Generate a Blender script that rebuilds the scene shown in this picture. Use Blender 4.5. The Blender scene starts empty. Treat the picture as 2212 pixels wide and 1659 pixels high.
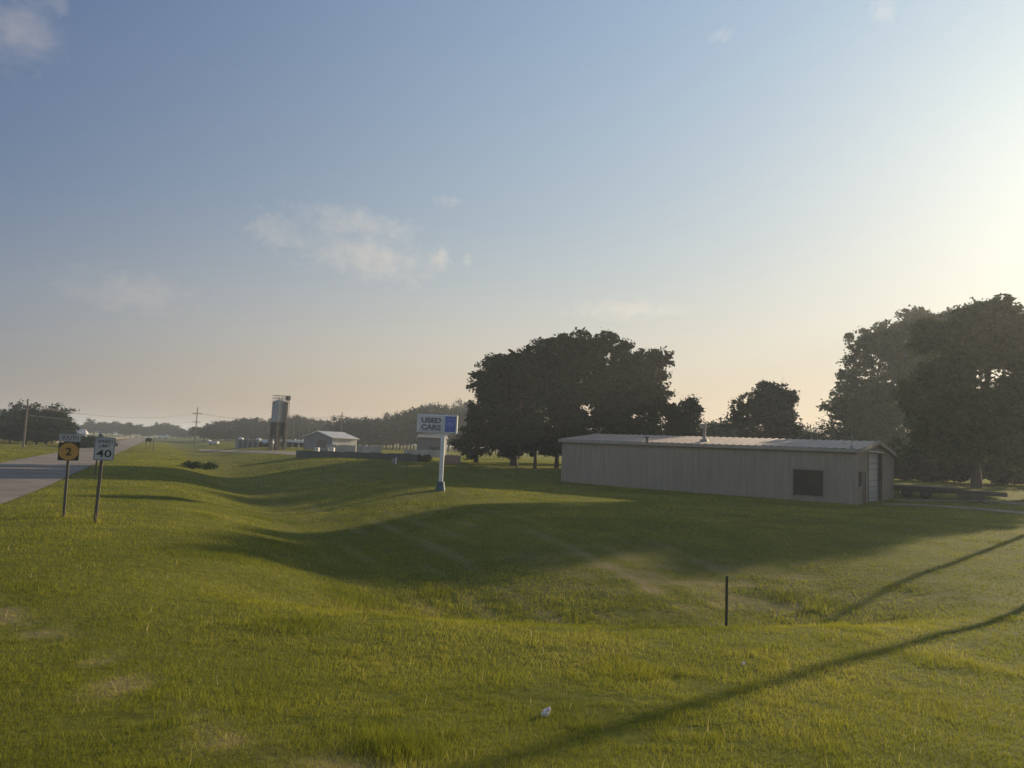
import bpy, math, os
import numpy as np
from mathutils import Matrix, Vector

sc = bpy.context.scene
COL = sc.collection
rad = math.radians

# ------------------------------------------------------------------ camera
IW, IH, FPX = 2212.0, 1659.0, 1597.0          # measuring frame and focal length in its pixels
CAMZ, PITCH, ROLL = 3.0, rad(5.03), rad(2.5)
_R0 = Vector((1, 0, 0)); _U0 = Vector((0, -math.sin(PITCH), math.cos(PITCH)))
CF = Vector((0, math.cos(PITCH), math.sin(PITCH)))
CR = math.cos(ROLL) * _R0 + math.sin(ROLL) * _U0
CU = -math.sin(ROLL) * _R0 + math.cos(ROLL) * _U0
CO = Vector((0, 0, CAMZ))
cam = bpy.data.cameras.new('camera'); cam_o = bpy.data.objects.new('camera', cam); COL.objects.link(cam_o)
M = Matrix((CR, CU, -CF)).transposed().to_4x4(); M.translation = CO
cam_o.matrix_world = M
cam.sensor_width = 36.0; cam.lens = 36.0 * FPX / IW
cam.clip_start = 0.1; cam.clip_end = 30000
sc.camera = cam_o

# ------------------------------------------------------------------ sky, sun, exposure
SUN_AZ, SUN_EL = rad(46.0), rad(14.5)
SUN = Vector((math.sin(SUN_AZ) * math.cos(SUN_EL), math.cos(SUN_AZ) * math.cos(SUN_EL), math.sin(SUN_EL)))
world = bpy.data.worlds.new("World"); sc.world = world; world.use_nodes = True
nt = world.node_tree
sky = nt.nodes.new('ShaderNodeTexSky'); sky.sky_type = 'NISHITA'; sky.sun_disc = False
sky.sun_elevation = SUN_EL; sky.sun_rotation = SUN_AZ
sky.air_density = 1.0; sky.dust_density = 0.9; sky.ozone_density = 1.6
tint = nt.nodes.new('ShaderNodeMix'); tint.data_type = 'RGBA'; tint.blend_type = 'MULTIPLY'
tint.inputs[0].default_value = 1.0
nt.links.new(sky.outputs[0], tint.inputs[6]); tint.inputs[7].default_value = (1.04, 1.01, 1.10, 1)
# dusty air low over the horizon is greyer than the clear sky above it
tc = nt.nodes.new('ShaderNodeTexCoord'); sx = nt.nodes.new('ShaderNodeSeparateXYZ')
nt.links.new(tc.outputs['Generated'], sx.inputs[0])
mr = nt.nodes.new('ShaderNodeMapRange'); mr.interpolation_type = 'SMOOTHSTEP'
mr.inputs[1].default_value = 0.0; mr.inputs[2].default_value = 0.30
mr.inputs[3].default_value = 0.62; mr.inputs[4].default_value = 1.0
nt.links.new(sx.outputs[2], mr.inputs[0])
hsv = nt.nodes.new('ShaderNodeHueSaturation')
nt.links.new(tint.outputs[2], hsv.inputs['Color']); nt.links.new(mr.outputs[0], hsv.inputs['Saturation'])
# bright air round the sun: highlights roll off softly instead of clipping
sh_a = nt.nodes.new('ShaderNodeVectorMath'); sh_a.operation = 'MULTIPLY_ADD'
sh_a.inputs[1].default_value = (0.11,) * 3; sh_a.inputs[2].default_value = (1, 1, 1)
sh_b = nt.nodes.new('ShaderNodeVectorMath'); sh_b.operation = 'DIVIDE'
nt.links.new(hsv.outputs[0], sh_a.inputs[0]); nt.links.new(hsv.outputs[0], sh_b.inputs[0]); nt.links.new(sh_a.outputs[0], sh_b.inputs[1])
# dusty evening air: a broad warm-white glow towards the sun, dimmer and greyer away from it
def vmath(op, a, b=None, c=None):
    n_ = nt.nodes.new('ShaderNodeVectorMath'); n_.operation = op
    for i_, v_ in enumerate((a, b, c)):
        if v_ is None: continue
        if isinstance(v_, tuple): n_.inputs[i_].default_value = v_
        else: nt.links.new(v_, n_.inputs[i_])
    return n_.outputs[0]
def smath(op, a, b):
    n_ = nt.nodes.new('ShaderNodeMath'); n_.operation = op
    for i_, v_ in enumerate((a, b)):
        if isinstance(v_, float): n_.inputs[i_].default_value = v_
        else: nt.links.new(v_, n_.inputs[i_])
    return n_.outputs[0]
dt = nt.nodes.new('ShaderNodeVectorMath'); dt.operation = 'DOT_PRODUCT'
nt.links.new(tc.outputs['Generated'], dt.inputs[0]); dt.inputs[1].default_value = tuple(SUN)
ab_ = nt.nodes.new('ShaderNodeMath'); ab_.operation = 'ABSOLUTE'; nt.links.new(dt.outputs['Value'], ab_.inputs[0])  # gain mirrored so the unseen sky behind the camera adds fill
cs = smath('MAXIMUM', ab_.outputs[0], 0.12)
hh = smath('MINIMUM', smath('MAXIMUM', sx.outputs[2], 0.0), 0.6)
def rep(v_):
    n_ = nt.nodes.new('ShaderNodeCombineXYZ')
    for i_ in range(3): nt.links.new(v_, n_.inputs[i_])
    return n_.outputs[0]
vc, vc2, vh, vhc = rep(cs), rep(smath('MULTIPLY', cs, cs)), rep(hh), rep(smath('MULTIPLY', hh, cs))
low = smath('POWER', 2.71828, smath('MULTIPLY', hh, -12.5))       # dense dust close to the horizon
vg, vgc = rep(low), rep(smath('MULTIPLY', low, cs))
ex_ = vmath('MULTIPLY_ADD', vc, (2.515, 1.6569, 0.6248), (-0.6347, -0.5489, -0.3846))
ex_ = vmath('MULTIPLY_ADD', vc2, (-1.9783, -1.2373, -0.4885), ex_)
ex_ = vmath('MULTIPLY_ADD', vh, (-0.5228, -0.2903, 0.1391), ex_)
ex_ = vmath('MULTIPLY_ADD', vhc, (0.8963, 1.08, 0.8459), ex_)
ex_ = vmath('MULTIPLY_ADD', vg, (-0.2528, -0.3586, -0.2891), ex_)
ex_ = vmath('MULTIPLY_ADD', vgc, (-0.2123, -0.4316, -0.8915), ex_)
sp_ = nt.nodes.new('ShaderNodeSeparateXYZ'); nt.links.new(ex_, sp_.inputs[0])
cb_ = nt.nodes.new('ShaderNodeCombineXYZ')
for i_ in range(3): nt.links.new(smath('POWER', 2.71828, sp_.outputs[i_]), cb_.inputs[i_])
back = nt.nodes.new('ShaderNodeMapRange'); back.interpolation_type = 'SMOOTHSTEP'   # added fill: sky boosted behind the camera to lift the shade
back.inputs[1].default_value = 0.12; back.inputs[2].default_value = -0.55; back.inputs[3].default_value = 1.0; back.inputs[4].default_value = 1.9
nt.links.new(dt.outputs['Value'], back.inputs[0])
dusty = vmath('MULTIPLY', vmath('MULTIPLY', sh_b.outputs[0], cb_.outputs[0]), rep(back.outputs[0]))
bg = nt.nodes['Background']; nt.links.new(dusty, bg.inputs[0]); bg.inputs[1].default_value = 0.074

sl = bpy.data.lights.new('sun', 'SUN'); sl.energy = 3.5; sl.angle = rad(0.6); sl.color = (1.0, 0.81, 0.54)
so = bpy.data.objects.new('sun', sl); COL.objects.link(so)
so.rotation_euler = (-SUN).to_track_quat('-Z', 'Y').to_euler(); so.location = (60, 60, 60)

vs = sc.view_settings; vs.view_transform = 'Standard'; vs.look = 'None'; vs.exposure = 1.12; vs.gamma = 1.0
sc.cycles.use_denoising = True
sc.cycles.max_bounces = 8; sc.cycles.diffuse_bounces = 3; sc.cycles.transmission_bounces = 4
sc.cycles.transparent_max_bounces = 8; sc.cycles.volume_bounces = 0

# ------------------------------------------------------------------ measuring helpers
def ray(px, py):
    return CR * ((px - IW / 2) / FPX) - CU * ((py - IH / 2) / FPX) + CF
def at_Y(px, py, Y):
    d = ray(px, py); return CO + d * (Y / d.y)
def at_z(px, py, z):
    d = ray(px, py); return CO + d * ((z - CAMZ) / d.z)
def at_plane(px, py, p0, n):
    d = ray(px, py); return CO + d * ((p0 - CO).dot(n) / d.dot(n))

# ------------------------------------------------------------------ noise and ground shape
def _hash(ix, iy, seed):
    h = (ix.astype(np.int64) * 374761393 + iy.astype(np.int64) * 668265263 + seed * 1442695041) & 0xFFFFFFFF
    h = ((h ^ (h >> 13)) * 1274126177) & 0xFFFFFFFF
    return ((h ^ (h >> 16)) & 0xFFFF) / 65535.0
def vnoise(x, y, seed=0):
    ix = np.floor(x); iy = np.floor(y); fx = x - ix; fy = y - iy
    fx = fx * fx * (3 - 2 * fx); fy = fy * fy * (3 - 2 * fy)
    a = _hash(ix, iy, seed); b = _hash(ix + 1, iy, seed); c = _hash(ix, iy + 1, seed); d = _hash(ix + 1, iy + 1, seed)
    return (a * (1 - fx) + b * fx) * (1 - fy) + (c * (1 - fx) + d * fx) * fy
def fbm(x, y, seed=0, n=3):
    v = 0; a = 0.5; tot = 0
    for i in range(n):
        v = v + a * vnoise(x * 2 ** i, y * 2 ** i, seed + i * 17); tot += a; a *= 0.55
    return v / tot
def sstep(a, b, x):
    t = np.clip((x - a) / (b - a), 0, 1); return t * t * (3 - 2 * t)
HR, HD = (0.905, 0.426), (-0.426, 0.905)       # right of the highway, along the highway
def st(x, y):
    return HR[0] * x + HR[1] * y, HD[0] * x + HD[1] * y
def ground_z(x, y):
    x = np.asarray(x, float); y = np.asarray(y, float)
    s, t = st(x, y)
    d1 = 1.05 * np.exp(-((s - 6.3) / np.where(s < 6.3, 3.6, 5.6)) ** 2) * sstep(12, 21, y) * (1 - 0.55 * sstep(60, 130, t)) * (1 - sstep(250, 330, t))
    yd = y - 18.0 - 0.05 * x - 0.33 * np.clip(x - 4.0, 0, 30)
    d2 = 1.30 * np.exp(-(yd / np.where(yd < 0, 2.3, 8.5)) ** 2) * sstep(-9, -1, x) * (1 - sstep(6, 16, x))
    z = -((d1 ** 3 + d2 ** 3 + 1e-9) ** (1 / 3)) + 0.001
    near = sstep(-11, -2, x) * (1 - sstep(15, 21, y))
    z = z + near * np.clip(0.07 * (9.0 - y), -.14, .42) - 0.85 * sstep(3, 18, x) * (1 - sstep(22, 42, y))
    z = z + 0.28 * np.exp(-(((x + 4.6) ** 2 + (y - 50.3) ** 2) / 14.0))
    z = z + 0.30 * np.exp(-(((x + 8.3) / 3.2) ** 2 + ((y - 50.5) / 4.5) ** 2))
    z = z + 1.1 * sstep(65, 90, y) * sstep(9, 22, s)
    z = z + sstep(20, 40, s) * 0.0035 * np.clip(y - 150, 0, 400)
    amp = sstep(-4.0, 0.0, s) + sstep(-14.5, -18.0, s)
    z = z + amp * (0.10 * (fbm(x / 14.0, y / 14.0, 3) - 0.5) + 0.05 * (fbm(x / 2.6, y / 2.6, 9) - 0.5))
    z = z - 0.05 * sstep(-2.5, -5.0, s) * sstep(-14.8, -11.8, s)
    return z
def gz(x, y):
    return float(ground_z(np.array([x]), np.array([y]))[0])
def on_ground(px, py, lo=4.0, hi=900.0):
    d = ray(px, py); ys = np.exp(np.linspace(math.log(lo), math.log(hi), 6000))
    k = ys / d.y
    P = np.stack([CO.x + k * d.x, CO.y + k * d.y, CO.z + k * d.z], 1)
    below = P[:, 2] < ground_z(P[:, 0], P[:, 1])
    i = int(np.argmax(below)) if below.any() else len(ys) - 1
    return Vector((P[i, 0], P[i, 1], gz(P[i, 0], P[i, 1])))

# ------------------------------------------------------------------ materials
def new_mat(name):
    m = bpy.data.materials.new(name); m.use_nodes = True
    return m, m.node_tree, m.node_tree.nodes['Principled BSDF']
def pmat(name, c1, c2=None, scale=3.0, rough=0.7, metal=0.0, spec=0.4, bump=0.0, stretch=(1, 1, 1), detail=5.0, contrast=(0.35, 0.65)):
    m, t, b = new_mat(name)
    b.inputs['Roughness'].default_value = rough; b.inputs['Metallic'].default_value = metal
    b.inputs['Specular IOR Level'].default_value = spec
    c2 = c2 or tuple(v * 0.72 for v in c1)
    co = t.nodes.new('ShaderNodeTexCoord'); mp = t.nodes.new('ShaderNodeMapping'); mp.inputs['Scale'].default_value = stretch
    n = t.nodes.new('ShaderNodeTexNoise'); n.inputs['Scale'].default_value = scale; n.inputs['Detail'].default_value = detail
    t.links.new(co.outputs['Object'], mp.inputs[0]); t.links.new(mp.outputs[0], n.inputs['Vector'])
    r = t.nodes.new('ShaderNodeValToRGB')
    r.color_ramp.elements[0].position = contrast[0]; r.color_ramp.elements[0].color = (*c2, 1)
    r.color_ramp.elements[1].position = contrast[1]; r.color_ramp.elements[1].color = (*c1, 1)
    t.links.new(n.outputs[0], r.inputs[0]); t.links.new(r.outputs[0], b.inputs['Base Color'])
    if bump:
        bp = t.nodes.new('ShaderNodeBump'); bp.inputs['Strength'].default_value = bump; bp.inputs['Distance'].default_value = 0.02
        t.links.new(n.outputs[0], bp.inputs['Height']); t.links.new(bp.outputs[0], b.inputs['Normal'])
    return m
def leaf_mat(name, c_lo, c_hi, trans=0.35):
    m = bpy.data.materials.new(name); m.use_nodes = True; t = m.node_tree; t.nodes.clear()
    out = t.nodes.new('ShaderNodeOutputMaterial')
    at = t.nodes.new('ShaderNodeAttribute'); at.attribute_name = 'tone'
    mx = t.nodes.new('ShaderNodeMix'); mx.data_type = 'RGBA'
    mx.inputs[6].default_value = (*c_lo, 1); mx.inputs[7].default_value = (*c_hi, 1)
    t.links.new(at.outputs['Fac'], mx.inputs[0])
    d = t.nodes.new('ShaderNodeBsdfDiffuse'); tr = t.nodes.new('ShaderNodeBsdfTranslucent')
    t.links.new(mx.outputs[2], d.inputs[0]); t.links.new(mx.outputs[2], tr.inputs[0])
    s = t.nodes.new('ShaderNodeMixShader'); s.inputs[0].default_value = trans
    t.links.new(d.outputs[0], s.inputs[1]); t.links.new(tr.outputs[0], s.inputs[2]); t.links.new(s.outputs[0], out.inputs[0])
    return m

MT = {}
MT['bark'] = pmat('bark', (0.05, 0.044, 0.038), scale=6, rough=0.95, bump=0.5)
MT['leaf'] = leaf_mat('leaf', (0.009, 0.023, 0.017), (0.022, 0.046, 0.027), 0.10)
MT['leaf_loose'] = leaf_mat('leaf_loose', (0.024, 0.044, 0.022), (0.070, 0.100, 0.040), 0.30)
MT['shrub'] = leaf_mat('shrub', (0.06, 0.06, 0.03), (0.13, 0.12, 0.06), 0.3)
MT['weed'] = leaf_mat('weed', (0.04, 0.065, 0.018), (0.075, 0.10, 0.03), 0.3)
MT['siding'] = pmat('siding', (0.195, 0.168, 0.134), (0.155, 0.134, 0.107), scale=1.2, rough=0.55, stretch=(3, 3, 0.25), spec=0.3)
MT['siding_trim'] = pmat('siding_trim', (0.21, 0.185, 0.155), (0.17, 0.15, 0.125), scale=2, rough=0.5)
MT['roof_metal'] = pmat('roof_metal', (0.40, 0.30, 0.235), (0.32, 0.24, 0.19), scale=1.5, rough=0.62, metal=0.0, spec=.25, stretch=(1, 0.2, 1))
MT['glass_dark'] = pmat('glass_dark', (0.022, 0.022, 0.022), scale=2, rough=0.2, spec=0.12)
MT['frame_dark'] = pmat('frame_dark', (0.06, 0.052, 0.045), scale=4, rough=0.6)
MT['frame_grey'] = pmat('frame_grey', (0.15, 0.135, 0.115), scale=4, rough=0.6)
MT['white_door'] = pmat('white_door', (0.33, 0.325, 0.32), (0.28, 0.275, 0.27), scale=3, rough=0.45)
MT['white_paint'] = pmat('white_paint', (0.50, 0.50, 0.51), (0.43, 0.43, 0.44), scale=2.5, rough=0.5)
MT['sign_face'] = pmat('sign_face', (0.43, 0.43, 0.42), (0.38, 0.38, 0.375), scale=2.5, rough=0.45)
MT['sign_blue'] = pmat('sign_blue', (0.035, 0.085, 0.33), (0.028, 0.07, 0.27), scale=2.0, rough=0.4)
MT['emblem_blue'] = pmat('emblem_blue', (0.20, 0.28, 0.58), scale=3, rough=0.4)
MT['letter_grey'] = pmat('letter_grey', (0.085, 0.10, 0.13), scale=3, rough=0.5)
MT['teal'] = pmat('teal', (0.006, 0.055, 0.075), (0.005, 0.04, 0.06), scale=3, rough=0.5)
MT['sheet_white'] = pmat('sheet_white', (0.40, 0.40, 0.40), (0.34, 0.34, 0.34), scale=5, rough=0.4)
MT['black_paint'] = pmat('black_paint', (0.02, 0.019, 0.018), scale=5, rough=0.5)
MT['marker_yellow'] = pmat('marker_yellow', (0.44, 0.24, 0.055), (0.38, 0.20, 0.045), scale=6, rough=0.45)
MT['galv'] = pmat('galv', (0.20, 0.19, 0.18), (0.14, 0.13, 0.12), scale=6, rough=0.6, metal=0.2)
MT['sign_post_wood'] = pmat('post_wood', (0.115, 0.10, 0.078), (0.07, 0.06, 0.048), scale=5, rough=0.85, stretch=(4, 4, .6), bump=0.4)  # grey-brown wood of the two sign posts
MT['post_brown'] = pmat('post_brown', (0.11, 0.06, 0.045), scale=6, rough=0.7)
MT['post_green'] = pmat('post_green', (0.035, 0.04, 0.025), scale=8, rough=0.7)
MT['pole_wood'] = pmat('pole_wood', (0.13, 0.11, 0.095), (0.085, 0.07, 0.06), scale=3, rough=0.9, stretch=(3, 3, .3))
MT['ceramic'] = pmat('ceramic', (0.25, 0.22, 0.2), scale=5, rough=0.3)
MT['wire'] = pmat('wire', (0.05, 0.05, 0.05), scale=2, rough=0.6)
MT['yard_grey'] = pmat('yard_grey', (0.20, 0.21, 0.20), (0.15, 0.16, 0.155), scale=0.9, rough=0.8)
MT['silo'] = pmat('silo', (0.27, 0.28, 0.285), (0.20, 0.21, 0.215), scale=0.8, rough=0.6, stretch=(1, 1, .4))
MT['steel_dark'] = pmat('steel_dark', (0.055, 0.05, 0.047), scale=2, rough=0.7)
MT['shed_wall'] = pmat('shed_wall', (0.50, 0.47, 0.43), (0.42, 0.39, 0.36), scale=0.8, rough=0.6, stretch=(3, 3, .3))
MT['shed_roof'] = pmat('shed_roof', (0.50, 0.48, 0.45), (0.40, 0.38, 0.36), scale=0.7, rough=0.45, metal=0.2)
MT['block'] = pmat('block', (0.34, 0.31, 0.27), (0.25, 0.23, 0.20), scale=0.9, rough=0.9)
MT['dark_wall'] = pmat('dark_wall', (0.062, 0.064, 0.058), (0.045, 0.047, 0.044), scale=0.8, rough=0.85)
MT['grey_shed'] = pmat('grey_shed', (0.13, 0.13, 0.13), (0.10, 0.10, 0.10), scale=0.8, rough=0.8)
MT['rust_tan'] = pmat('rust_tan', (0.30, 0.20, 0.14), (0.20, 0.12, 0.085), scale=1.5, rough=0.85)
MT['trailer_dark'] = pmat('trailer_dark', (0.035, 0.03, 0.027), scale=3, rough=0.6)
MT['trailer_deck'] = pmat('trailer_deck', (0.13, 0.10, 0.075), (0.08, 0.06, 0.05), scale=3, rough=0.85, stretch=(.4, 4, 4))
MT['tyre'] = pmat('tyre', (0.02, 0.02, 0.02), scale=9, rough=0.85)
MT['rim'] = pmat('rim', (0.05, 0.045, 0.04), scale=5, rough=0.5, metal=0.5)
MT['paper'] = pmat('paper', (0.80, 0.76, 0.74), (0.62, 0.42, 0.40), scale=22, rough=0.6, contrast=(0.40, 0.5))
MT['asphalt'] = pmat('asphalt', (0.185, 0.150, 0.122), (0.115, 0.094, 0.078), scale=0.30, rough=0.9, bump=0.15, detail=9)
MT['line_white'] = pmat('line_white', (0.32, 0.31, 0.33), (0.17, 0.16, 0.16), scale=1.2, rough=0.8, contrast=(.4, .6))
MT['gravel'] = pmat('gravel', (0.25, 0.205, 0.135), (0.15, 0.125, 0.08), scale=0.7, rough=0.95, bump=0.4, detail=10)
MT['concrete'] = pmat('concrete', (0.40, 0.37, 0.33), (0.30, 0.28, 0.25), scale=0.8, rough=0.9)
MT['wheat'] = pmat('wheat', (0.42, 0.29, 0.16), (0.33, 0.23, 0.13), scale=0.4, rough=0.95)

# ------------------------------------------------------------------ mesh helpers
def prop(o, label=None, cat=None, group=None, kind=None):
    if label: o['label'] = label
    if cat: o['category'] = cat
    if group: o['group'] = group
    if kind: o['kind'] = kind
    return o
def empty(name, loc, label, cat, group=None, rz=0.0):
    o = bpy.data.objects.new(name, None); COL.objects.link(o); o.location = loc; o.rotation_euler = (0, 0, rz)
    o.empty_display_size = 0.2
    return prop(o, label, cat, group)
def link_mesh(name, me, mat, parent=None, smooth=False):
    o = bpy.data.objects.new(name, me); COL.objects.link(o)
    if mat is not None and not me.materials:
        for m in (mat if isinstance(mat, (list, tuple)) else [mat]): me.materials.append(m)
    if parent: o.parent = parent
    if smooth: me.shade_smooth()
    return o
class MB:
    def __init__(s): s.v = []; s.f = []; s.mi = []; s.cur = 0
    def add(s, vs, fs):
        b = len(s.v); s.v += [tuple(v) for v in vs]
        for f in fs: s.f.append(tuple(b + i for i in f)); s.mi.append(s.cur)
        return s
    def hexa(s, p):  # 8 points: bottom 0-3, top 4-7
        return s.add(p, [(0, 3, 2, 1), (4, 5, 6, 7), (0, 1, 5, 4), (1, 2, 6, 5), (2, 3, 7, 6), (3, 0, 4, 7)])
    def box(s, c, d, bev=0.0):
        x, y, z = d[0] / 2, d[1] / 2, d[2] / 2
        if bev <= 0:
            return s.hexa([(c[0] + a * x, c[1] + b * y, c[2] + e * z) for e in (-1, 1) for a, b in ((-1, -1), (1, -1), (1, 1), (-1, 1))])
        b_ = min(bev, x * .9, y * .9, z * .9)
        pts = []; rings = [(-z, b_), (-z + b_, 0), (z - b_, 0), (z, b_)]
        for zz, ins in rings:
            X, Y = x - ins, y - ins
            cb = b_ if ins == 0 else b_ * .5
            for px, py in ((-X + cb, -Y), (X - cb, -Y), (X, -Y + cb), (X, Y - cb), (X - cb, Y), (-X + cb, Y), (-X, Y - cb), (-X, -Y + cb)):
                pts.append((c[0] + px, c[1] + py, c[2] + zz))
        fs = [tuple(range(7, -1, -1)), tuple(range(24, 32))]
        for k in range(3):
            for i in range(8):
                j = (i + 1) % 8; fs.append((k * 8 + i, k * 8 + j, k * 8 + 8 + j, k * 8 + 8 + i))
        return s.add(pts, fs)
    def tube(s, pts, rads, n=8, cap=True):
        pts = [Vector(p) for p in pts]; ring = []; b = len(s.v); fs = []
        for i, p in enumerate(pts):
            d = (pts[min(i + 1, len(pts) - 1)] - pts[max(i - 1, 0)]).normalized()
            u = d.orthogonal().normalized() if i == 0 else (pu - d * pu.dot(d)).normalized()
            pu = u; w = d.cross(u)
            r = rads[i] if hasattr(rads, '__len__') else rads
            for k in range(n):
                a = 2 * math.pi * k / n; ring.append(tuple(p + (u * math.cos(a) + w * math.sin(a)) * r))
        for i in range(len(pts) - 1):
            for k in range(n):
                j = (k + 1) % n; fs.append((i * n + k, i * n + j, (i + 1) * n + j, (i + 1) * n + k))
        if cap: fs += [tuple(range(n - 1, -1, -1)), tuple(range((len(pts) - 1) * n, len(pts) * n))]
        return s.add(ring, fs)
    def prism(s, poly, y0, y1):  # polygon in xz extruded along y
        n = len(poly)
        return s.add([(p[0], y0, p[1]) for p in poly] + [(p[0], y1, p[1]) for p in poly],
                     [tuple(range(n)), tuple(range(2 * n - 1, n - 1, -1))] + [(i, n + i, n + (i + 1) % n, (i + 1) % n) for i in range(n)])
    def build(s, name, mat, parent=None, smooth=False):
        me = bpy.data.meshes.new(name); me.from_pydata(s.v, [], s.f); me.update()
        mats = mat if isinstance(mat, (list, tuple)) else [mat]
        for m in mats: me.materials.append(m)
        if len(mats) > 1: me.polygons.foreach_set('material_index', s.mi)
        import bmesh
        bm = bmesh.new(); bm.from_mesh(me); bmesh.ops.recalc_face_normals(bm, faces=bm.faces); bm.to_mesh(me); bm.free()
        return link_mesh(name, me, None, parent, smooth)
def poly_mesh(name, verts, nper, mat, parent=None, tone=None):
    """many separate n-gons from a flat numpy vertex array"""
    n = len(verts) // nper
    me = bpy.data.meshes.new(name); me.vertices.add(n * nper); me.vertices.foreach_set('co', verts.astype(np.float32).ravel())
    me.loops.add(n * nper); me.loops.foreach_set('vertex_index', np.arange(n * nper, dtype=np.int32))
    me.polygons.add(n); me.polygons.foreach_set('loop_start', np.arange(0, n * nper, nper, dtype=np.int32))
    me.polygons.foreach_set('loop_total', np.full(n, nper, dtype=np.int32))
    if tone is not None:
        a = me.attributes.new('tone', 'FLOAT', 'POINT'); a.data.foreach_set('value', np.repeat(tone, nper).astype(np.float32))
    me.update(calc_edges=True); me.validate()
    return link_mesh(name, me, mat, parent)
def text_mesh(body, size, mat, parent, name, loc, width=None, height=None, thick=0.006, bold=0.0, rot=(rad(90), 0, 0)):
    cu = bpy.data.curves.new(name, 'FONT'); cu.body = body; cu.size = size; cu.align_x = 'CENTER'; cu.align_y = 'CENTER'
    cu.extrude = thick; cu.offset = bold; cu.resolution_u = 3
    o = bpy.data.objects.new(name, cu); COL.objects.link(o)
    dg = bpy.context.evaluated_depsgraph_get()
    me = bpy.data.meshes.new_from_object(o.evaluated_get(dg)); bpy.data.objects.remove(o); bpy.data.curves.remove(cu)
    co = np.empty(len(me.vertices) * 3, np.float32); me.vertices.foreach_get('co', co); co = co.reshape(-1, 3)
    lo, hi = co.min(0), co.max(0); co -= (lo + hi) / 2
    if width: co[:, 0] *= width / (hi[0] - lo[0])
    if height: co[:, 1] *= height / (hi[1] - lo[1])
    me.vertices.foreach_set('co', co.ravel()); me.materials.clear(); me.materials.append(mat); me.update()
    o = bpy.data.objects.new(name, me); COL.objects.link(o); o.parent = parent; o.location = loc; o.rotation_euler = rot
    return o

# ------------------------------------------------------------------ ground sheet
def graded(n, lim, near):
    u = np.linspace(-1, 1, n); k = math.asinh(lim / near); return near * np.sinh(u * k)
def dry_mask(x, y):
    """worn, clipped and straw-coloured places in the turf"""
    s, t = st(x, y)
    pts = [(-9.5, 13.4), (-7.6, 11.8), (-6.1, 10.6), (-5.0, 9.7), (-4.1, 8.7), (-3.2, 7.9), (-2.4, 7.3), (-1.4, 6.7), (-0.6, 6.2)]
    dm = np.full(x.shape, 99.0)
    for (ax, ay), (bx, by) in zip(pts[:-1], pts[1:]):
        ux, uy = bx - ax, by - ay; k = np.clip(((x - ax) * ux + (y - ay) * uy) / (ux * ux + uy * uy), 0, 1)
        dm = np.minimum(dm, np.hypot(x - ax - k * ux, y - ay - k * uy))
    p = fbm(x * 1.5, y * 1.5, 31, 5)
    m = np.exp(-(dm / 0.38) ** 2) * sstep(0.45, 0.66, p) * 0.75
    st1 = 0.5 + 0.5 * np.sin(s * 2 * math.pi / 1.35 + 1.6 * fbm(x / 5, y / 5, 5))
    band = sstep(4, 8, s) * (1 - sstep(17, 20, s)) * sstep(15, 18, y) * (1 - sstep(62, 75, y))
    m = m + band * sstep(0.55, 0.98, st1) * sstep(0.40, 0.7, fbm(s * 0.7, t * 0.3, 41, 4)) * 0.50
    slope = np.exp(-(((x - 7) / 6.5) ** 2 + ((y - 24.0) / 3.2) ** 2))
    m = m + slope * sstep(0.35, 0.65, fbm(x * 0.9, y * 1.6, 47)) * 0.65
    return np.clip(m, 0, 1)
xs, ys = graded(440, 3200, 9.0), graded(440, 3200, 9.0) + 22.0
GX, GY = np.meshgrid(xs, ys)
GZ = ground_z(GX, GY)
gv = np.stack([GX, GY, GZ], -1).reshape(-1, 3)
n = len(xs)
idx = np.arange(n * n).reshape(n, n)
quads = np.stack([idx[:-1, :-1], idx[:-1, 1:], idx[1:, 1:], idx[1:, :-1]], -1).reshape(-1, 4)
gm = bpy.data.meshes.new('ground'); gm.vertices.add(len(gv)); gm.vertices.foreach_set('co', gv.astype(np.float32).ravel())
gm.loops.add(quads.size); gm.loops.foreach_set('vertex_index', quads.astype(np.int32).ravel())
gm.polygons.add(len(quads)); gm.polygons.foreach_set('loop_start', np.arange(0, quads.size, 4, dtype=np.int32))
gm.polygons.foreach_set('loop_total', np.full(len(quads), 4, dtype=np.int32))
a = gm.attributes.new('dry', 'FLOAT', 'POINT'); a.data.foreach_set('value', dry_mask(gv[:, 0], gv[:, 1]).astype(np.float32))
gm.update(calc_edges=True); gm.shade_smooth()
m, t, b = new_mat('turf')
co = t.nodes.new('ShaderNodeTexCoord')
n1 = t.nodes.new('ShaderNodeTexNoise'); n1.inputs['Scale'].default_value = 0.22; n1.inputs['Detail'].default_value = 6
n2 = t.nodes.new('ShaderNodeTexNoise'); n2.inputs['Scale'].default_value = 5.0; n2.inputs['Detail'].default_value = 8
for q in (n1, n2): t.links.new(co.outputs['Object'], q.inputs['Vector'])
r1 = t.nodes.new('ShaderNodeValToRGB')
r1.color_ramp.elements[0].position = .3; r1.color_ramp.elements[0].color = (0.10, 0.11, 0.020, 1)
r1.color_ramp.elements[1].position = .7; r1.color_ramp.elements[1].color = (0.16, 0.155, 0.030, 1)
t.links.new(n1.outputs[0], r1.inputs[0])
mm = t.nodes.new('ShaderNodeMix'); mm.data_type = 'RGBA'; mm.blend_type = 'MULTIPLY'; mm.inputs[0].default_value = 0.7
r2 = t.nodes.new('ShaderNodeValToRGB'); r2.color_ramp.elements[0].color = (.45, .45, .4, 1); r2.color_ramp.elements[0].position = .3
r2.color_ramp.elements[1].position = .7; t.links.new(n2.outputs[0], r2.inputs[0])
t.links.new(r1.outputs[0], mm.inputs[6]); t.links.new(r2.outputs[0], mm.inputs[7])
da = t.nodes.new('ShaderNodeAttribute'); da.attribute_name = 'dry'
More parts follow.
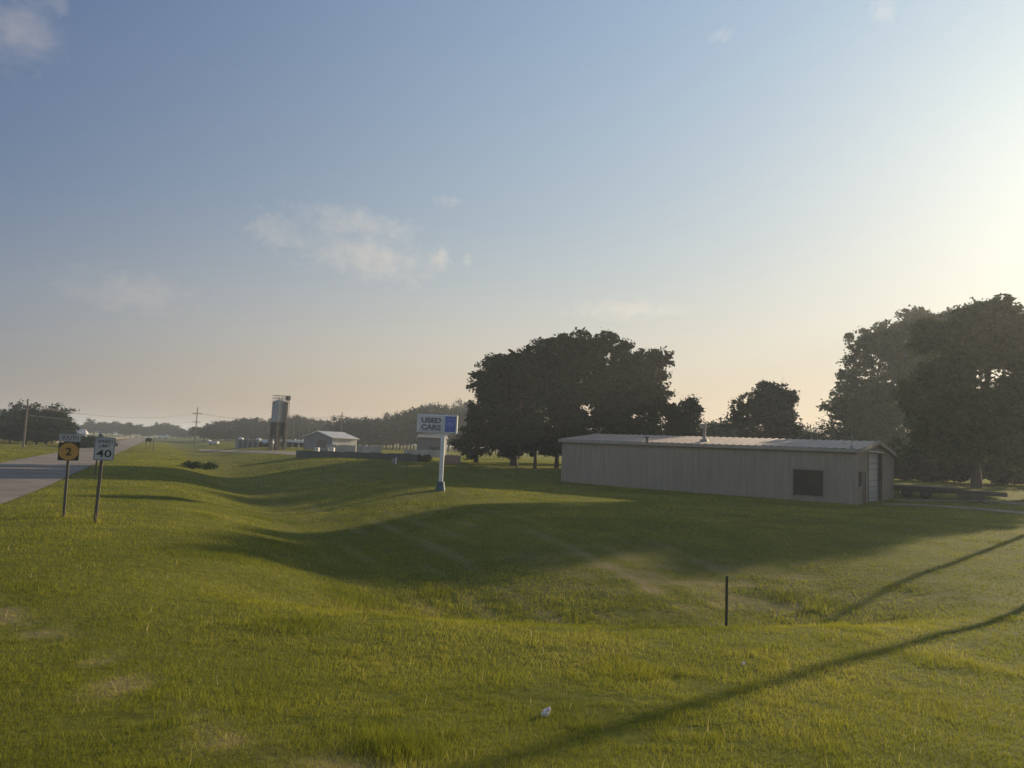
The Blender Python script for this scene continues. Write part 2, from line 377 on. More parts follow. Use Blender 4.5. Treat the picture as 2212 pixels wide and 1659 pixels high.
md = t.nodes.new('ShaderNodeMix'); md.data_type = 'RGBA'; md.inputs[7].default_value = (0.23, 0.175, 0.095, 1)
t.links.new(da.outputs['Fac'], md.inputs[0]); t.links.new(mm.outputs[2], md.inputs[6]); t.links.new(md.outputs[2], b.inputs['Base Color'])
b.inputs['Roughness'].default_value = 1.0; b.inputs['Specular IOR Level'].default_value = 0.05
bp = t.nodes.new('ShaderNodeBump'); bp.inputs['Strength'].default_value = 0.6; bp.inputs['Distance'].default_value = 0.06
t.links.new(n2.outputs[0], bp.inputs['Height']); t.links.new(bp.outputs[0], b.inputs['Normal'])
prop(link_mesh('ground', gm, m), kind='structure', label='mown green grass field with ditches')

# ------------------------------------------------------------------ roads and drives
def strip(name, left, right, mat, dz, kind='structure', label=None, nx=6):
    """sheet between two polylines (same number of points), laid on the ground"""
    L = np.array(left, float); R_ = np.array(right, float); v = []; f = []
    for i in range(len(L)):
        for k in range(nx + 1):
            p = L[i] + (R_[i] - L[i]) * k / nx; v.append((p[0], p[1], gz(p[0], p[1]) + dz))
    for i in range(len(L) - 1):
        for k in range(nx):
            q = i * (nx + 1) + k; f.append((q, q + 1, q + nx + 2, q + nx + 1))
    mb = MB(); mb.add(v, f)
    return prop(mb.build(name, mat), kind=kind, label=label)
def hw(s, t): return (HR[0] * s + HD[0] * t, HR[1] * s + HD[1] * t)
ts = list(np.linspace(-40, 120, 33)) + list(np.linspace(130, 1500, 60))
def edge_s(t): return -5.2 - 1.6 * max(0.0, (46 - t) / 40.0) ** 1.5 if t < 46 else -5.2
strip('road', [hw(-12.0, q) for q in ts], [hw(edge_s(q) if q > -10 else edge_s(-10), q) for q in ts], MT['asphalt'], 0.03, label='pale grey two lane highway')

# ------------------------------------------------------------------ steel barn
BA = rad(36.5); BU = Vector((-math.cos(BA), math.sin(BA), 0)); BV = Vector((math.sin(BA), math.cos(BA), 0))
BL, BWD, BEH, BRH = 26.0, 14.4, 4.27, 0.78
BC = Vector((26.05, 55.6, -0.12))                 # near right corner at ground
# local frame: origin at that corner, x runs left along the front, y runs back
barn = empty('metal_barn', BC, 'long low tan steel barn with a faded ribbed roof', 'barn')
barn.matrix_world = Matrix(((BU.x, BV.x, 0, BC.x), (BU.y, BV.y, 0, BC.y), (0, 0, 1, BC.z), (0, 0, 0, 1)))
def barn_local(p): d = p - BC; return d.dot(BU), d.dot(BV), d.z
def front_px(px, py): return barn_local(at_plane(px, py, BC, BV))
def end_px(px, py): return barn_local(at_plane(px, py, BC, BU))
def roof_z(y): return BEH + BRH * (1 - abs(y - BWD / 2) / (BWD / 2))
# ribbed wall panels around openings are built as pieces of one wall mesh
wm = MB()
wx0, _, wz1 = front_px(1778, 1017); wx1, _, wz0 = front_px(1714, 1068)
def rib_wall_front(x0, x1, z0, z1):
    nrib = max(1, int(round((x1 - x0) / 0.3))); w = (x1 - x0) / nrib
    prof = []
    for i in range(nrib):
        x = x0 + i * w
        prof += [(x, 0), (x + .55 * w, 0), (x + .66 * w, -.018), (x + .88 * w, -.018)]
    prof.append((x1, 0))
    v = [(p[0], p[1], z0) for p in prof] + [(p[0], p[1], z1) for p in prof]; k = len(prof)
    wm.add(v, [(i, i + 1, k + i + 1, k + i) for i in range(k - 1)])
for (a0, a1, b0, b1) in ((0, wx0, 0 - .3, BEH), (wx1, BL, -.3, BEH), (wx0, wx1, -.3, wz0), (wx0, wx1, wz1, BEH)):
    rib_wall_front(a0, a1, b0, b1)
# right end wall (x = 0) with door openings
dy0, dz1 = end_px(1874.8, 975.5)[1:]; dy1 = end_px(1904.5, 1082)[1]
my0 = end_px(1861.5, 1090)[1]; my1 = end_px(1870.5, 1085)[1]; mz1 = end_px(1865, 1020)[2]
sy0 = end_px(1854, 1030)[1]; sy1 = end_px(1859.5, 1030)[1]; sz1 = end_px(1856, 1020)[2]; sz0 = end_px(1856, 1050)[2]
def end_panel(y0, y1, z0, z1=None):
    n_ = max(1, int(round((y1 - y0) / .3))); w = (y1 - y0) / n_
    prof = []
    for i in range(n_):
        y = y0 + i * w; prof += [(0, y), (0, y + .55 * w), (-.018, y + .66 * w), (-.018, y + .88 * w)]
    prof.append((0, y1)); k = len(prof)
    wm.add([(p[0], p[1], z0) for p in prof] + [(p[0], p[1], (roof_z(p[1]) if z1 is None else z1)) for p in prof],
           [(i, i + 1, k + i + 1, k + i) for i in range(k - 1)])
end_panel(0, sy0, -.3); end_panel(sy0, sy1, -.3, sz0); end_panel(sy0, sy1, sz1); end_panel(sy1, my0, -.3); end_panel(my0, my1, mz1)
end_panel(my1, dy0, -.3); end_panel(dy0, dy1, dz1); end_panel(dy1, BWD / 2, -.3) if dy1 < BWD / 2 else None
end_panel(max(dy1, BWD / 2), BWD, -.3)
# back and far end
wm.add([(0, BWD, -.3), (BL, BWD, -.3), (BL, BWD, BEH), (0, BWD, BEH)], [(0, 1, 2, 3)])
wm.add([(BL, 0, -.3), (BL, BWD, -.3), (BL, BWD, BEH), (BL, BWD / 2, BEH + BRH), (BL, 0, BEH)], [(0, 1, 2, 3, 4)])
wm.build('wall', MT['siding'], barn)
# foundation strip
MB().box((BL / 2, BWD / 2, -.33), (BL + .1, BWD + .1, .72)).build('foundation', MT['concrete'], barn)
# ribbed roof: two slopes, profile runs along x
rm = MB()
def roof_slope(ya, yb):
    nr = 44; w = (BL + .5) / nr; prof = []
    for i in range(nr):
        x = -.25 + i * w; prof += [(x, 0), (x + .62 * w, 0), (x + .72 * w, .055), (x + .9 * w, .055)]
    prof.append((BL + .25, 0)); k = len(prof)
    za, zb = roof_z(ya) if 0 <= ya <= BWD else BEH - .035, roof_z(yb) if 0 <= yb <= BWD else BEH - .035
    v = [(p[0], ya, za + p[1] + .02) for p in prof] + [(p[0], yb, zb + p[1] + .02) for p in prof]
    rm.add(v, [(i, i + 1, k + i + 1, k + i) for i in range(k - 1)])
roof_slope(-.3, BWD / 2); roof_slope(BWD + .3, BWD / 2)
roof = rm.build('roof', MT['roof_metal'], barn)
tm = MB()
tm.box((BL / 2, -.34, BEH - .16), (BL + .62, .12, .27), .02)                        # front eave trim
tm.box((BL / 2, BWD + .34, BEH - .16), (BL + .62, .12, .27), .02)
for xg in (-.29, BL + .29):
    for ya, yb in ((-.4, BWD / 2), (BWD + .4, BWD / 2)):
        za, zb = BEH - .04, BEH + BRH + .045
        tm.hexa([(xg - .06, ya, za - .26), (xg + .06, ya, za - .26), (xg + .06, yb, zb - .26), (xg - .06, yb, zb - .26),
                 (xg - .06, ya, za + .06), (xg + .06, ya, za + .06), (xg + .06, yb, zb + .06), (xg - .06, yb, zb + .06)])
for xc, yc in ((0, 0), (0, BWD), (BL, 0), (BL, BWD)):
    tm.box((xc, yc, BEH / 2 - .15), (.14, .14, BEH - .1), .01)
tm.build('trim', MT['siding_trim'], barn)
MB().tube([(-.12, BWD + .1, -.1), (-.12, BWD + .1, 3.7), (-.2, BWD + .38, 4.05)], .055).build('downspout', MT['siding_trim'], barn)
xs_ = front_px(1398, 1000)[0]
MB().box((front_px(1397, 1000)[0], -.045, BEH / 2 - .1), (.07, .05, BEH - .5)).build('panel_seam', MT['siding_trim'], barn)
# window on the front
wf = MB()
for c, d in ((((wx0 + wx1) / 2, -.035, wz1 + .04), (wx1 - wx0 + .22, .09, .09)), (((wx0 + wx1) / 2, -.035, wz0 - .05), (wx1 - wx0 + .26, .12, .1)),
             ((wx0 - .055, -.035, (wz0 + wz1) / 2), (.09, .09, wz1 - wz0)), ((wx1 + .055, -.035, (wz0 + wz1) / 2), (.09, .09, wz1 - wz0))):
    wf.box(c, d, .01)
wf = wf.build('window', MT['frame_grey'], barn)
MB().box(((wx0 + wx1) / 2, .06, (wz0 + wz1) / 2), (wx1 - wx0, .03, wz1 - wz0)).build('pane', MT['glass_dark'], wf)
# end wall window, door, overhead door
w2 = MB()
w2.box((-.03, sy0 - .04, (sz0 + sz1) / 2), (.1, .08, sz1 - sz0)).box((-.03, sy1 + .04, (sz0 + sz1) / 2), (.1, .08, sz1 - sz0))
w2.box((-.05, (sy0 + sy1) / 2, sz0 - .04), (.16, sy1 - sy0 + .2, .08)).box((-.03, (sy0 + sy1) / 2, sz1 + .04), (.1, sy1 - sy0 + .2, .08))
w2 = w2.build('window', MT['frame_grey'], barn)
MB().box((.06, (sy0 + sy1) / 2, (sz0 + sz1) / 2), (.03, sy1 - sy0, sz1 - sz0)).build('pane', MT['glass_dark'], w2)
dm_ = MB().box((.05, (my0 + my1) / 2, mz1 / 2), (.05, my1 - my0 - .02, mz1 - .02))
dm_ = dm_.build('door', MT['frame_dark'], barn); dm_['label'] = 'dark brown walk door'
MB().tube([(-.03, my1 - .12, 1.0), (.03, my1 - .12, 1.0)], .03).build('handle', MT['galv'], dm_)
od = MB(); npan = 9; ph = (dz1 + .05) / npan
for i in range(npan):
    od.box((.30, (dy0 + dy1) / 2, -.05 + ph * (i + .5)), (.06, dy1 - dy0, ph - .025), .015)
od = od.build('overhead_door', MT['white_door'], barn); od['label'] = 'white sectional overhead door'
jb = MB()
jb.box((.10, dy1 - .06, dz1 / 2), (.30, .10, dz1)).box((.10, dy0 + .05, dz1 / 2), (.30, .08, dz1)).box((.10, (dy0 + dy1) / 2, dz1 - .04), (.30, dy1 - dy0 - .24, .08))
jb.build('jamb', MT['frame_dark'], od)
MB().box((-.05, (dy0 + dy1) / 2, dz1 + .05), (.12, dy1 - dy0 + .3, .09)).build('lintel', MT['white_paint'], od)
# roof fittings
def roof_at(px, py):
    n_ = (BV * -(BRH / (BWD / 2)) + Vector((0, 0, 1))).normalized()
    return barn_local(at_plane(px, py, BC + Vector((0, 0, BEH + .03)), n_))
p = roof_at(1398, 955)
MB().tube([(p[0], p[1], p[2] - .05), (p[0], p[1], p[2] + .36)], .13, 10).tube([(p[0], p[1], p[2] + .36), (p[0], p[1], p[2] + .45), (p[0], p[1], p[2] + .5)], [.2, .2, .08], 10).build('roof_vent', MT['frame_dark'], roof)
p = roof_at(1521, 954)
MB().tube([(p[0], p[1], p[2] - .05), (p[0], p[1], p[2] + .22)], [.42, .3], 10).tube([(p[0], p[1], p[2] + .2), (p[0], p[1], p[2] + 1.3)], .14, 10).tube([(p[0], p[1], p[2] + 1.3), (p[0], p[1], p[2] + 1.4), (p[0], p[1], p[2] + 1.47)], [.23, .23, .08], 10).build('flue_pipe', MT['galv'], roof)
p = roof_at(1840, 966)
MB().tube([(p[0], p[1], p[2] - .05), (p[0], p[1], p[2] + .12)], [.22, .08], 8).tube([(p[0], p[1], p[2] + .1), (p[0], p[1], p[2] + .95)], .025, 6).build('roof_mast', MT['galv'], roof)

# ------------------------------------------------------------------ gravel drive beside the barn
drives = []
for near_, far_, lab_ in ((((1905, 1091), (1985, 1093), (2087, 1099.5), (2212, 1111.5), (2330, 1123)), ((1908, 1087), (1985, 1089.5), (2087, 1095.5), (2212, 1106), (2330, 1116)), 'near wheel track of the dirt drive to the barn door'),
                          (((1935, 1082.5), (2030, 1083.5), (2121, 1085), (2212, 1092), (2330, 1103)), ((1935, 1079.5), (2030, 1080.5), (2121, 1081), (2212, 1087), (2330, 1096)), 'far wheel track of the dirt drive beside the trailer')):
    a_ = [on_ground(*q) for q in near_]; b_ = [on_ground(*q) for q in far_]
    drives.append([(p.x, p.y) for p in a_] + [(p.x, p.y) for p in b_[::-1]])
    strip('driveway', [(p.x, p.y) for p in a_], [(p.x, p.y) for p in b_], MT['gravel'], 0.035, label=lab_)

# ------------------------------------------------------------------ used cars sign
SP = on_ground(951, 1060)
PXM = 50.3 / FPX
sa = -rad(4.0)
us = empty('sign_post', SP, 'white pole sign reading USED CARS with a blue panel', 'sign', rz=sa)
k = SP.y / FPX
bw, bh = 86.8 * k, 39.5 * k
ph = (1060 - 938) * k; zc = ph + bh / 2 + .02
ox = -0.40
cab = MB().box((ox, 0, zc), (bw, .34, bh), .03)
cab = cab.build('cabinet', MT['white_paint'], us)
fr = 0.085
xl, xr = ox - bw / 2 + fr, ox + bw / 2 - fr; split = ox + bw * .19
MB().box(((xl + split - .02) / 2, -.168, zc), (split - .02 - xl, .03, bh - 2 * fr)).build('sign_face', MT['sign_face'], cab)
bp_ = MB().box(((split + xr + .02) / 2, -.168, zc), (xr - split - .02, .03, bh - 2 * fr)).build('blue_panel', MT['sign_blue'], cab)
cx = (xl + split - .08) / 2
text_mesh('USED', .4, MT['letter_grey'], cab, 'lettering', (cx + .02, -.187, zc + .20), width=bw * .50, height=.35, bold=.020)
text_mesh('CARS', .4, MT['letter_grey'], cab, 'lettering', (cx + .02, -.187, zc - .235), width=bw * .50, height=.35, bold=.020)
MB().box((cx - .02, -.186, zc - bh / 2 + fr + .05), (split - xl - .1, .01, .028)).build('underline', MT['letter_grey'], cab)
ex = (split + xr) / 2 + .01
MB().box((ex, -.186, zc - .02), (xr - split - .1, .006, .006)) if False else None
shield = [(-.27, .17), (-.20, .25), (.20, .25), (.27, .17), (.29, 0), (.24, -.09), (.10, -.17), (0, -.23), (-.10, -.17), (-.24, -.09), (-.29, 0)]
sh = MB()
for i in range(len(shield)):
    a_, b_ = Vector(shield[i]), Vector(shield[(i + 1) % len(shield)]); d_ = (b_ - a_).normalized(); q_ = Vector((-d_.y, d_.x)) * .016
    sh.prism([(ex + a_.x + q_.x, zc + .06 + a_.y + q_.y), (ex + b_.x + q_.x, zc + .06 + b_.y + q_.y), (ex + b_.x - q_.x, zc + .06 + b_.y - q_.y), (ex + a_.x - q_.x, zc + .06 + a_.y - q_.y)], -.190 - .0004 * (i % 2), -.180)
sh.build('shield_emblem', MT['emblem_blue'], bp_)
text_mesh('A1', .3, MT['emblem_blue'], bp_, 'lettering', (ex, -.187, zc + .07), width=.30, height=.2, bold=.008)
# pole with flared head that runs into the cabinet's skirt
pw = .125; zb = zc - bh / 2 + .002
head = [(ox - bw / 2 + .02, zb), (ox - bw / 2 + .3, zb - .03), (-.30, zb - .125)]
for i in range(6):
    a_ = math.pi / 2 * i / 5; head.append((-pw - .16 + .16 * math.sin(a_), zb - .135 - .16 + .16 * math.cos(a_)))
head += [(-pw, .55), (pw, .55)]
for i in range(5, -1, -1):
    a_ = math.pi / 2 * i / 5; head.append((pw + .16 - .16 * math.sin(a_), zb - .115 - .16 + .16 * math.cos(a_)))
head += [(ox + bw / 2 - .3, zb - .03), (ox + bw / 2 - .02, zb)]
MB().prism(head, -.09, .09).build('pole', MT['white_paint'], us)
MB().hexa([(-.31, -.28, -.12), (.31, -.28, -.12), (.31, .28, -.12), (-.31, .28, -.12), (-.2, -.2, .58), (.2, -.2, .58), (.2, .2, .58), (-.2, .2, .58)]).build('base', MT['teal'], us)

# ------------------------------------------------------------------ roadside signs
def sign_root(name, px, py, label, lean):
    g = on_ground(px, py)
    o = empty(name, g, label, 'road sign'); o.rotation_euler = (0, rad(lean), rad(24.0)); return o, g.y / FPX
def panel(w, h, r, y0, y1, zc, xc=0.0, n=4):
    pts = []
    for cx_, cy_, a0 in ((w / 2 - r, h / 2 - r, 0), (-w / 2 + r, h / 2 - r, 90), (-w / 2 + r, -h / 2 + r, 180), (w / 2 - r, -h / 2 + r, 270)):
        for i in range(n + 1):
            a_ = rad(a0 + 90 * i / n); pts.append((xc + cx_ + r * math.cos(a_), zc + cy_ + r * math.sin(a_)))
    return MB().prism(pts, y0, y1)
def border(w, h, r, th, y0, y1, zc):
    mb = MB(); o_ = []; i_ = []
    for cx_, cy_, a0 in ((w / 2 - r, h / 2 - r, 0), (-w / 2 + r, h / 2 - r, 90), (-w / 2 + r, -h / 2 + r, 180), (w / 2 - r, -h / 2 + r, 270)):
        for i in range(5):
            a_ = rad(a0 + 90 * i / 4); o_.append((cx_ + r * math.cos(a_), zc + cy_ + r * math.sin(a_))); i_.append((cx_ + (r - th) * math.cos(a_), zc + cy_ + (r - th) * math.sin(a_)))
    n_ = len(o_)
    mb.add([(p[0], y0, p[1]) for p in o_] + [(p[0], y0, p[1]) for p in i_], [(i, (i + 1) % n_, n_ + (i + 1) % n_, n_ + i) for i in range(n_)])
    return mb
# speed limit
s1, k = sign_root('speed_limit_sign', 205, 1130, 'white speed limit 40 sign on a wooden post beside the highway', 0.8)
W1, H1 = .61, .77; z1 = (1130 - 997) * k + H1 / 2
pn = panel(W1, H1, .04, -.062, -.056, z1, .05).build('sign_panel', MT['sheet_white'], s1)
bd = border(W1 - .03, H1 - .03, .035, .014, -.0645, -.0645, z1).build('border', MT['black_paint'], pn); bd.location.x = .05
text_mesh('SPEED', .1, MT['black_paint'], pn, 'lettering', (.05, -.065, z1 + .245), .46, .10, .001, .001)
text_mesh('LIMIT', .1, MT['black_paint'], pn, 'lettering', (.05, -.065, z1 + .095), .34, .10, .001, .001)
text_mesh('40', .2, MT['black_paint'], pn, 'lettering', (.05, -.065, z1 - .155), .44, .25, .001, .002)
MB().box((0, 0, (z1 + H1 * .42) / 2 - .1), (.10, .10, z1 + H1 * .42 + .2), .008).build('post', MT['sign_post_wood'], s1)
# state route
s2, k = sign_root('route_sign', 137, 1118, 'black route 2 sign with a yellow sunflower under a SOUTH plate', -0.6)
W2, H2 = .63, .62; z2 = (1118 - 997) * k + H2 / 2
pn = panel(W2, H2, .035, -.062, -.056, z2).build('sign_panel', MT['black_paint'], s2)
fl = []
for i in range(160):
    a_ = 2 * math.pi * i / 160; r_ = .276 + .024 * abs(math.sin(a_ * 10)) ** .6; fl.append((r_ * math.cos(a_) * 1.04, z2 + r_ * math.sin(a_)))
fm = MB().add([(0, -.066, z2)] + [(p[0], -.066, p[1]) for p in fl], [(0, 1 + i, 1 + (i + 1) % 160) for i in range(160)])
fm = fm.build('sunflower_emblem', MT['marker_yellow'], pn)
text_mesh('2', .3, MT['black_paint'], fm, 'numeral', (0, -.068, z2), .17, .27, .001, .006)
W3, H3 = .66, .265; z3 = z2 + H2 / 2 + .035 + H3 / 2
pn3 = panel(W3, H3, .025, -.062, -.056, z3, .01).build('direction_plate', MT['sheet_white'], s2)
bd = border(W3 - .025, H3 - .025, .02, .009, -.0645, -.0645, z3).build('border', MT['black_paint'], pn3); bd.location.x = .01
text_mesh('SOUTH', .1, MT['black_paint'], pn3, 'lettering', (.01, -.065, z3), .50, .14, .001, .001)
MB().box((0, 0, z3 / 2 - .05), (.085, .085, z3 + .3), .008).build('post', MT['sign_post_wood'], s2)
# marker post behind the speed sign
g = on_ground(205, 1027); k = g.y / FPX
mk = empty('marker_post', g, 'thin brown post with a small white tab behind the speed sign', 'post'); mk.rotation_euler = (0, rad(1.5), rad(20))
MB().box((0, 0, 1.42), (.09, .06, 3.0), .006).build('post', MT['post_brown'], mk)
MB().box((.06, -.04, 2.55), (.25, .012, .55), .004).build('sign_panel', MT['galv'], mk)
MB().box((.06, -.045, 2.97), (.22, .012, .2), .004).build('tab', MT['white_paint'], mk)
# back of a far road sign and a plain far post
g = on_ground(319, 973); k = g.y / FPX
rs = empty('road_sign', g, 'far road sign seen from behind on two thin legs', 'road sign', rz=rad(22))
MB().box((0, 0, 22.5 * k), (12 * k, .03, 7.5 * k), .01).build('sign_panel', MT['steel_dark'], rs)
for q in (-4.2 * k, 4.2 * k): MB().box((q, .05, 12.5 * k), (.07, .07, 26 * k)).build('leg', MT['steel_dark'], rs)
g = on_ground(330, 974)
prop(MB().tube([g - Vector((0, 0, .1)), g + Vector((.05, 0, 2.1))], .06, 6).build('marker_post', MT['steel_dark']), 'thin dark post right of the far two-legged sign', 'post')

# ------------------------------------------------------------------ fence posts and small things in the grass
def t_post(px, py, top_py, label, r=.028, base=None):
    g = base or on_ground(px, py); h = (py - top_py) * g.y / FPX
    mb = MB()
    mb.box((0, 0, h / 2 - .15), (r * 2.2, r * .6, h + .3)).box((0, r * 1.1, h / 2 - .15), (r * .6, r * 1.6, h + .3))
    for i in range(int(h / .12)): mb.box((0, -r * .45, .1 + i * .12), (r * 1.4, r * .5, .03))
    o = mb.build('fence_post', MT['post_green']); o.location = g; o.rotation_euler = (rad(1), rad(-.8), rad(10))
    return prop(o, label, 'post', 'metal fence posts in the grass')
P3 = at_Y(1569, 1342, 17.2); P3.z = gz(P3.x, P3.y)
hp = at_Y(1571, 1244, P3.y).z - P3.z
t_post(1569, 1342, 1342 - hp * FPX / P3.y, 'dark steel post standing in the near ditch', .027, P3)
t_post(698, 1025, 1009, 'thin dark post left of the USED CARS sign near the field', .028)
t_post(878, 1021, 1002, 'thin dark post just left of the USED CARS sign', .028)
g = on_ground(1117, 1025)
sp = MB().tube([g - Vector((0, 0, .1)), g + Vector((-.04, 0, .55)), g + Vector((.12, 0, 1.25))], [.04, .03, .012], 6)
sp.tube([g + Vector((-.04, 0, .55)), g + Vector((-.2, .1, 1.0))], [.02, .008], 5).tube([g + Vector((0, 0, .75)), g + Vector((.22, 0, 1.0))], [.018, .008], 5)
prop(sp.build('sapling', MT['bark']), 'tiny bare sapling in the shaded grass before the big trees', 'sapling')
g = on_ground(852, 1002); k = g.y / FPX
pd = empty('utility_pedestal', g, 'small grey utility box with its sunlit side painted white by the low dark wall', 'utility box')
MB().box((-.12, 0, .26), (.34, .3, .62), .02).build('cabinet', MT['galv'], pd)
MB().box((.17, -.02, .31), (.16, .18, .74), .02).build('post', MT['white_paint'], pd)  # sunlit right side of the box, put in as a white block
# litter
def crumple(name, px, py, size, seed, label, cat, mat):
    g = on_ground(px, py); rng = np.random.default_rng(seed)
    import bmesh
    bm = bmesh.new(); bmesh.ops.create_icosphere(bm, subdivisions=3, radius=1.0)
    for v in bm.verts:
        c = v.co
        f_ = .62 + .5 * vnoise(np.array([c.x * 2.1 + 7 + seed]), np.array([c.y * 2.1 + c.z * 3.3]), seed)[0] + .3 * abs(math.sin(5 * c.x + 3 * c.z)) * abs(math.cos(4 * c.y - 2 * c.z))
        v.co = Vector((c.x * .75 * f_, c.y * .5 * f_, c.z * .95 * f_ + (.35 if c.x > .2 else 0))) * size
    me = bpy.data.meshes.new(name); bm.to_mesh(me); bm.free()
    o = link_mesh(name, me, mat); o.location = g + Vector((0, 0, size * .55)); o.rotation_euler = (.2, .3, .4)
    return prop(o, label, cat)
crumple('paper_litter', 1178, 1548, .062, 3, 'crumpled white and pink wrapper lying in the front grass', 'litter', MT['paper'])
crumple('paper_litter', 1606, 1437, .035, 8, 'tiny white paper scrap in the grass below the steel post', 'litter', MT['paper'])

# ------------------------------------------------------------------ flatbed trailer behind the barn
T0 = on_ground(1980, 1075); k = T0.y / FPX
tr = empty('flatbed_trailer', T0, 'dark flatbed trailer parked behind the barn by the drive', 'trailer')
pl, pr = at_Y(1915, 1052, T0.y), at_Y(2163, 1066, T0.y)
tr.rotation_euler = (0, 0, rad(-29.0)); tr.location = T0
def tx(px): return (px - 1980) * k * .88
dzk = 1.02
xl, xr = tx(1912), tx(2163)
MB().box(((xl + tx(2075)) / 2, 0, dzk + .05), (tx(2075) - xl, 2.5, .12), .02).build('deck', MT['trailer_deck'], tr)
fm_ = MB()
for yy in (-.55, .55): fm_.box(((xl + tx(2070)) / 2, yy, dzk - .24), (tx(2070) - xl, .14, .46))
for i in range(9): fm_.box((xl + .3 + i * (tx(2060) - xl - .4) / 8, 0, dzk - .06), (.09, 2.4, .08))
for yy in (-1.22, 1.22): fm_.box(((xl + tx(2070)) / 2, yy, dzk - .10), (tx(2070) - xl, .06, .24))
fm_.box((tx(1922), 0, dzk - .4), (.1, 2.2, .12))
fm_.build('frame', MT['trailer_dark'], tr)
nk = MB()
nk.box(((tx(2068) + xr) / 2, 0, .78), (xr - tx(2068), .9, .30), .03)
nk.box((tx(2140), 0, .70), (tx(2163) - tx(2118), 2.2, .26), .03)
nk.build('neck', MT['trailer_dark'], tr)
MB().box((tx(2093), 0, .42), (tx(2121) - tx(2066), 1.7, .55), .06).build('tool_box', MT['trailer_dark'], tr)
for yy in (-.8, .8): MB().box((tx(2110), yy, .18), (.14, .12, .8)).box((tx(2110), yy, -.14), (.3, .3, .05)).build('landing_leg', MT['trailer_dark'], tr)
MB().box((tx(1941), -1.1, .52), (.09, .09, .75)).build('jack', MT['trailer_dark'], tr)
for px in (1959.5, 2000):
    for yy in (-.98, .98):
        r_ = .47
        w_ = MB().tube([(tx(px), yy - .24, r_ - .02), (tx(px), yy - .2, r_ - .02), (tx(px), yy + .2, r_ - .02), (tx(px), yy + .24, r_ - .02)], [r_ * .86, r_, r_, r_ * .86], 20).build('wheel', MT['tyre'], tr, False)
        MB().tube([(tx(px), yy - .255, r_ - .02), (tx(px), yy - .235, r_ - .02)], [.16, .24], 14).build('rim', MT['rim'], w_)
for yy in (-1.0, 1.0):
    MB().box((tx(1980), yy, .97), (tx(2024) - tx(1937), .5, .03)).build('fender', MT['trailer_dark'], tr)

# ------------------------------------------------------------------ utility poles and lines
def utility_pole(base, h, arms, label, rz=0.0, group='wooden utility poles'):
    o = empty('utility_pole', base, label, 'utility pole', group, rz)
    MB().tube([(0, 0, -.3), (0, 0, h * .5), (0, 0, h)], [.17, .145, .11], 10).build('pole', MT['pole_wood'], o)
    for za, wd in arms:
        a_ = MB().box((0, -.14, za), (wd, .11, .14), .01)
        a_.tube([(-wd * .3, -.15, za - .05), (0, -.13, za - .65)], .025, 5).tube([(wd * .3, -.15, za - .05), (0, -.13, za - .65)], .025, 5)
        a_ = a_.build('crossarm', MT['pole_wood'], o)
        for q in (-.46, -.2, .2, .46):
            MB().tube([(q * wd, -.14, za + .06), (q * wd, -.14, za + .16), (q * wd, -.14, za + .3)], [.03, .08, .05], 7).build('insulator', MT['ceramic'], a_)
    return o
B1 = on_ground(420, 965); B1 = Vector((B1.x, B1.y, B1.z)); k1 = B1.y / FPX
utility_pole(B1, 85 * k1, [(71.5 * k1, 20 * k1), (53 * k1, 16 * k1)], 'wooden utility pole with two crossarms right of the highway', rad(8))
B0 = on_ground(50, 967); k0 = B0.y / FPX
utility_pole(B0, 105 * k0, [(88 * k0, 19 * k0)], 'wooden utility pole rising among the trees left of the highway', rad(15))
B2 = at_Y(734, 972, 190.0); B2.z = gz(B2.x, B2.y); k2 = B2.y / FPX
utility_pole(B2, at_Y(737, 890, 190).z - B2.z, [(at_Y(737, 899, 190).z - B2.z, 1.6)], 'wooden utility pole behind the pale shed', rad(8))
# two poles stand just past the right edge; their shadows cross the front lawn
_h1, _h2 = on_ground(1480, 1530), on_ground(1960, 1253)
for (x_, y_, h_) in ((_h1.x + 34 * SUN.x, _h1.y + 34 * SUN.y, 11.6), (_h2.x + 30 * SUN.x, _h2.y + 30 * SUN.y, 11.2)):
    utility_pole(Vector((x_, y_, gz(x_, y_))), h_, [(h_ - .5, 2.4)], 'wooden utility pole right of the lawn casting a long shadow', rad(-35))
def wires(name, a, b, offs, label, sag=1.2):
    mb = MB()
    for o_ in offs:
        A, B_ = a + o_, b + o_; pts = [A.lerp(B_, i / 12) - Vector((0, 0, sag * 4 * (i / 12) * (1 - i / 12))) for i in range(13)]
        mb.tube(pts, .022, 4, False)
    return prop(mb.build(name, MT['wire']), label, 'cable', 'overhead power lines')
ax = Vector((math.cos(rad(8)), math.sin(rad(8)), 0))
t1_ = B1 + Vector((0, 0, 72.5 * k1)); t0_ = B0 + Vector((0, 0, 89.5 * k0)); t2_ = Vector((B2.x, B2.y, at_Y(737, 898, 190).z))
wires('power_line', t0_, t1_, [ax * -.9, ax * .9], 'thin power lines crossing above the highway', 1.6)
wires('power_line', t1_, t2_, [ax * -.8, ax * .8], 'thin power lines passing behind the silo tower', 1.6)
wires('power_line', B1 + Vector((0, 0, 54 * k1)), B0 + Vector((0, 0, 70 * k0)), [ax * .3], 'single low cable crossing above the highway', 1.0)

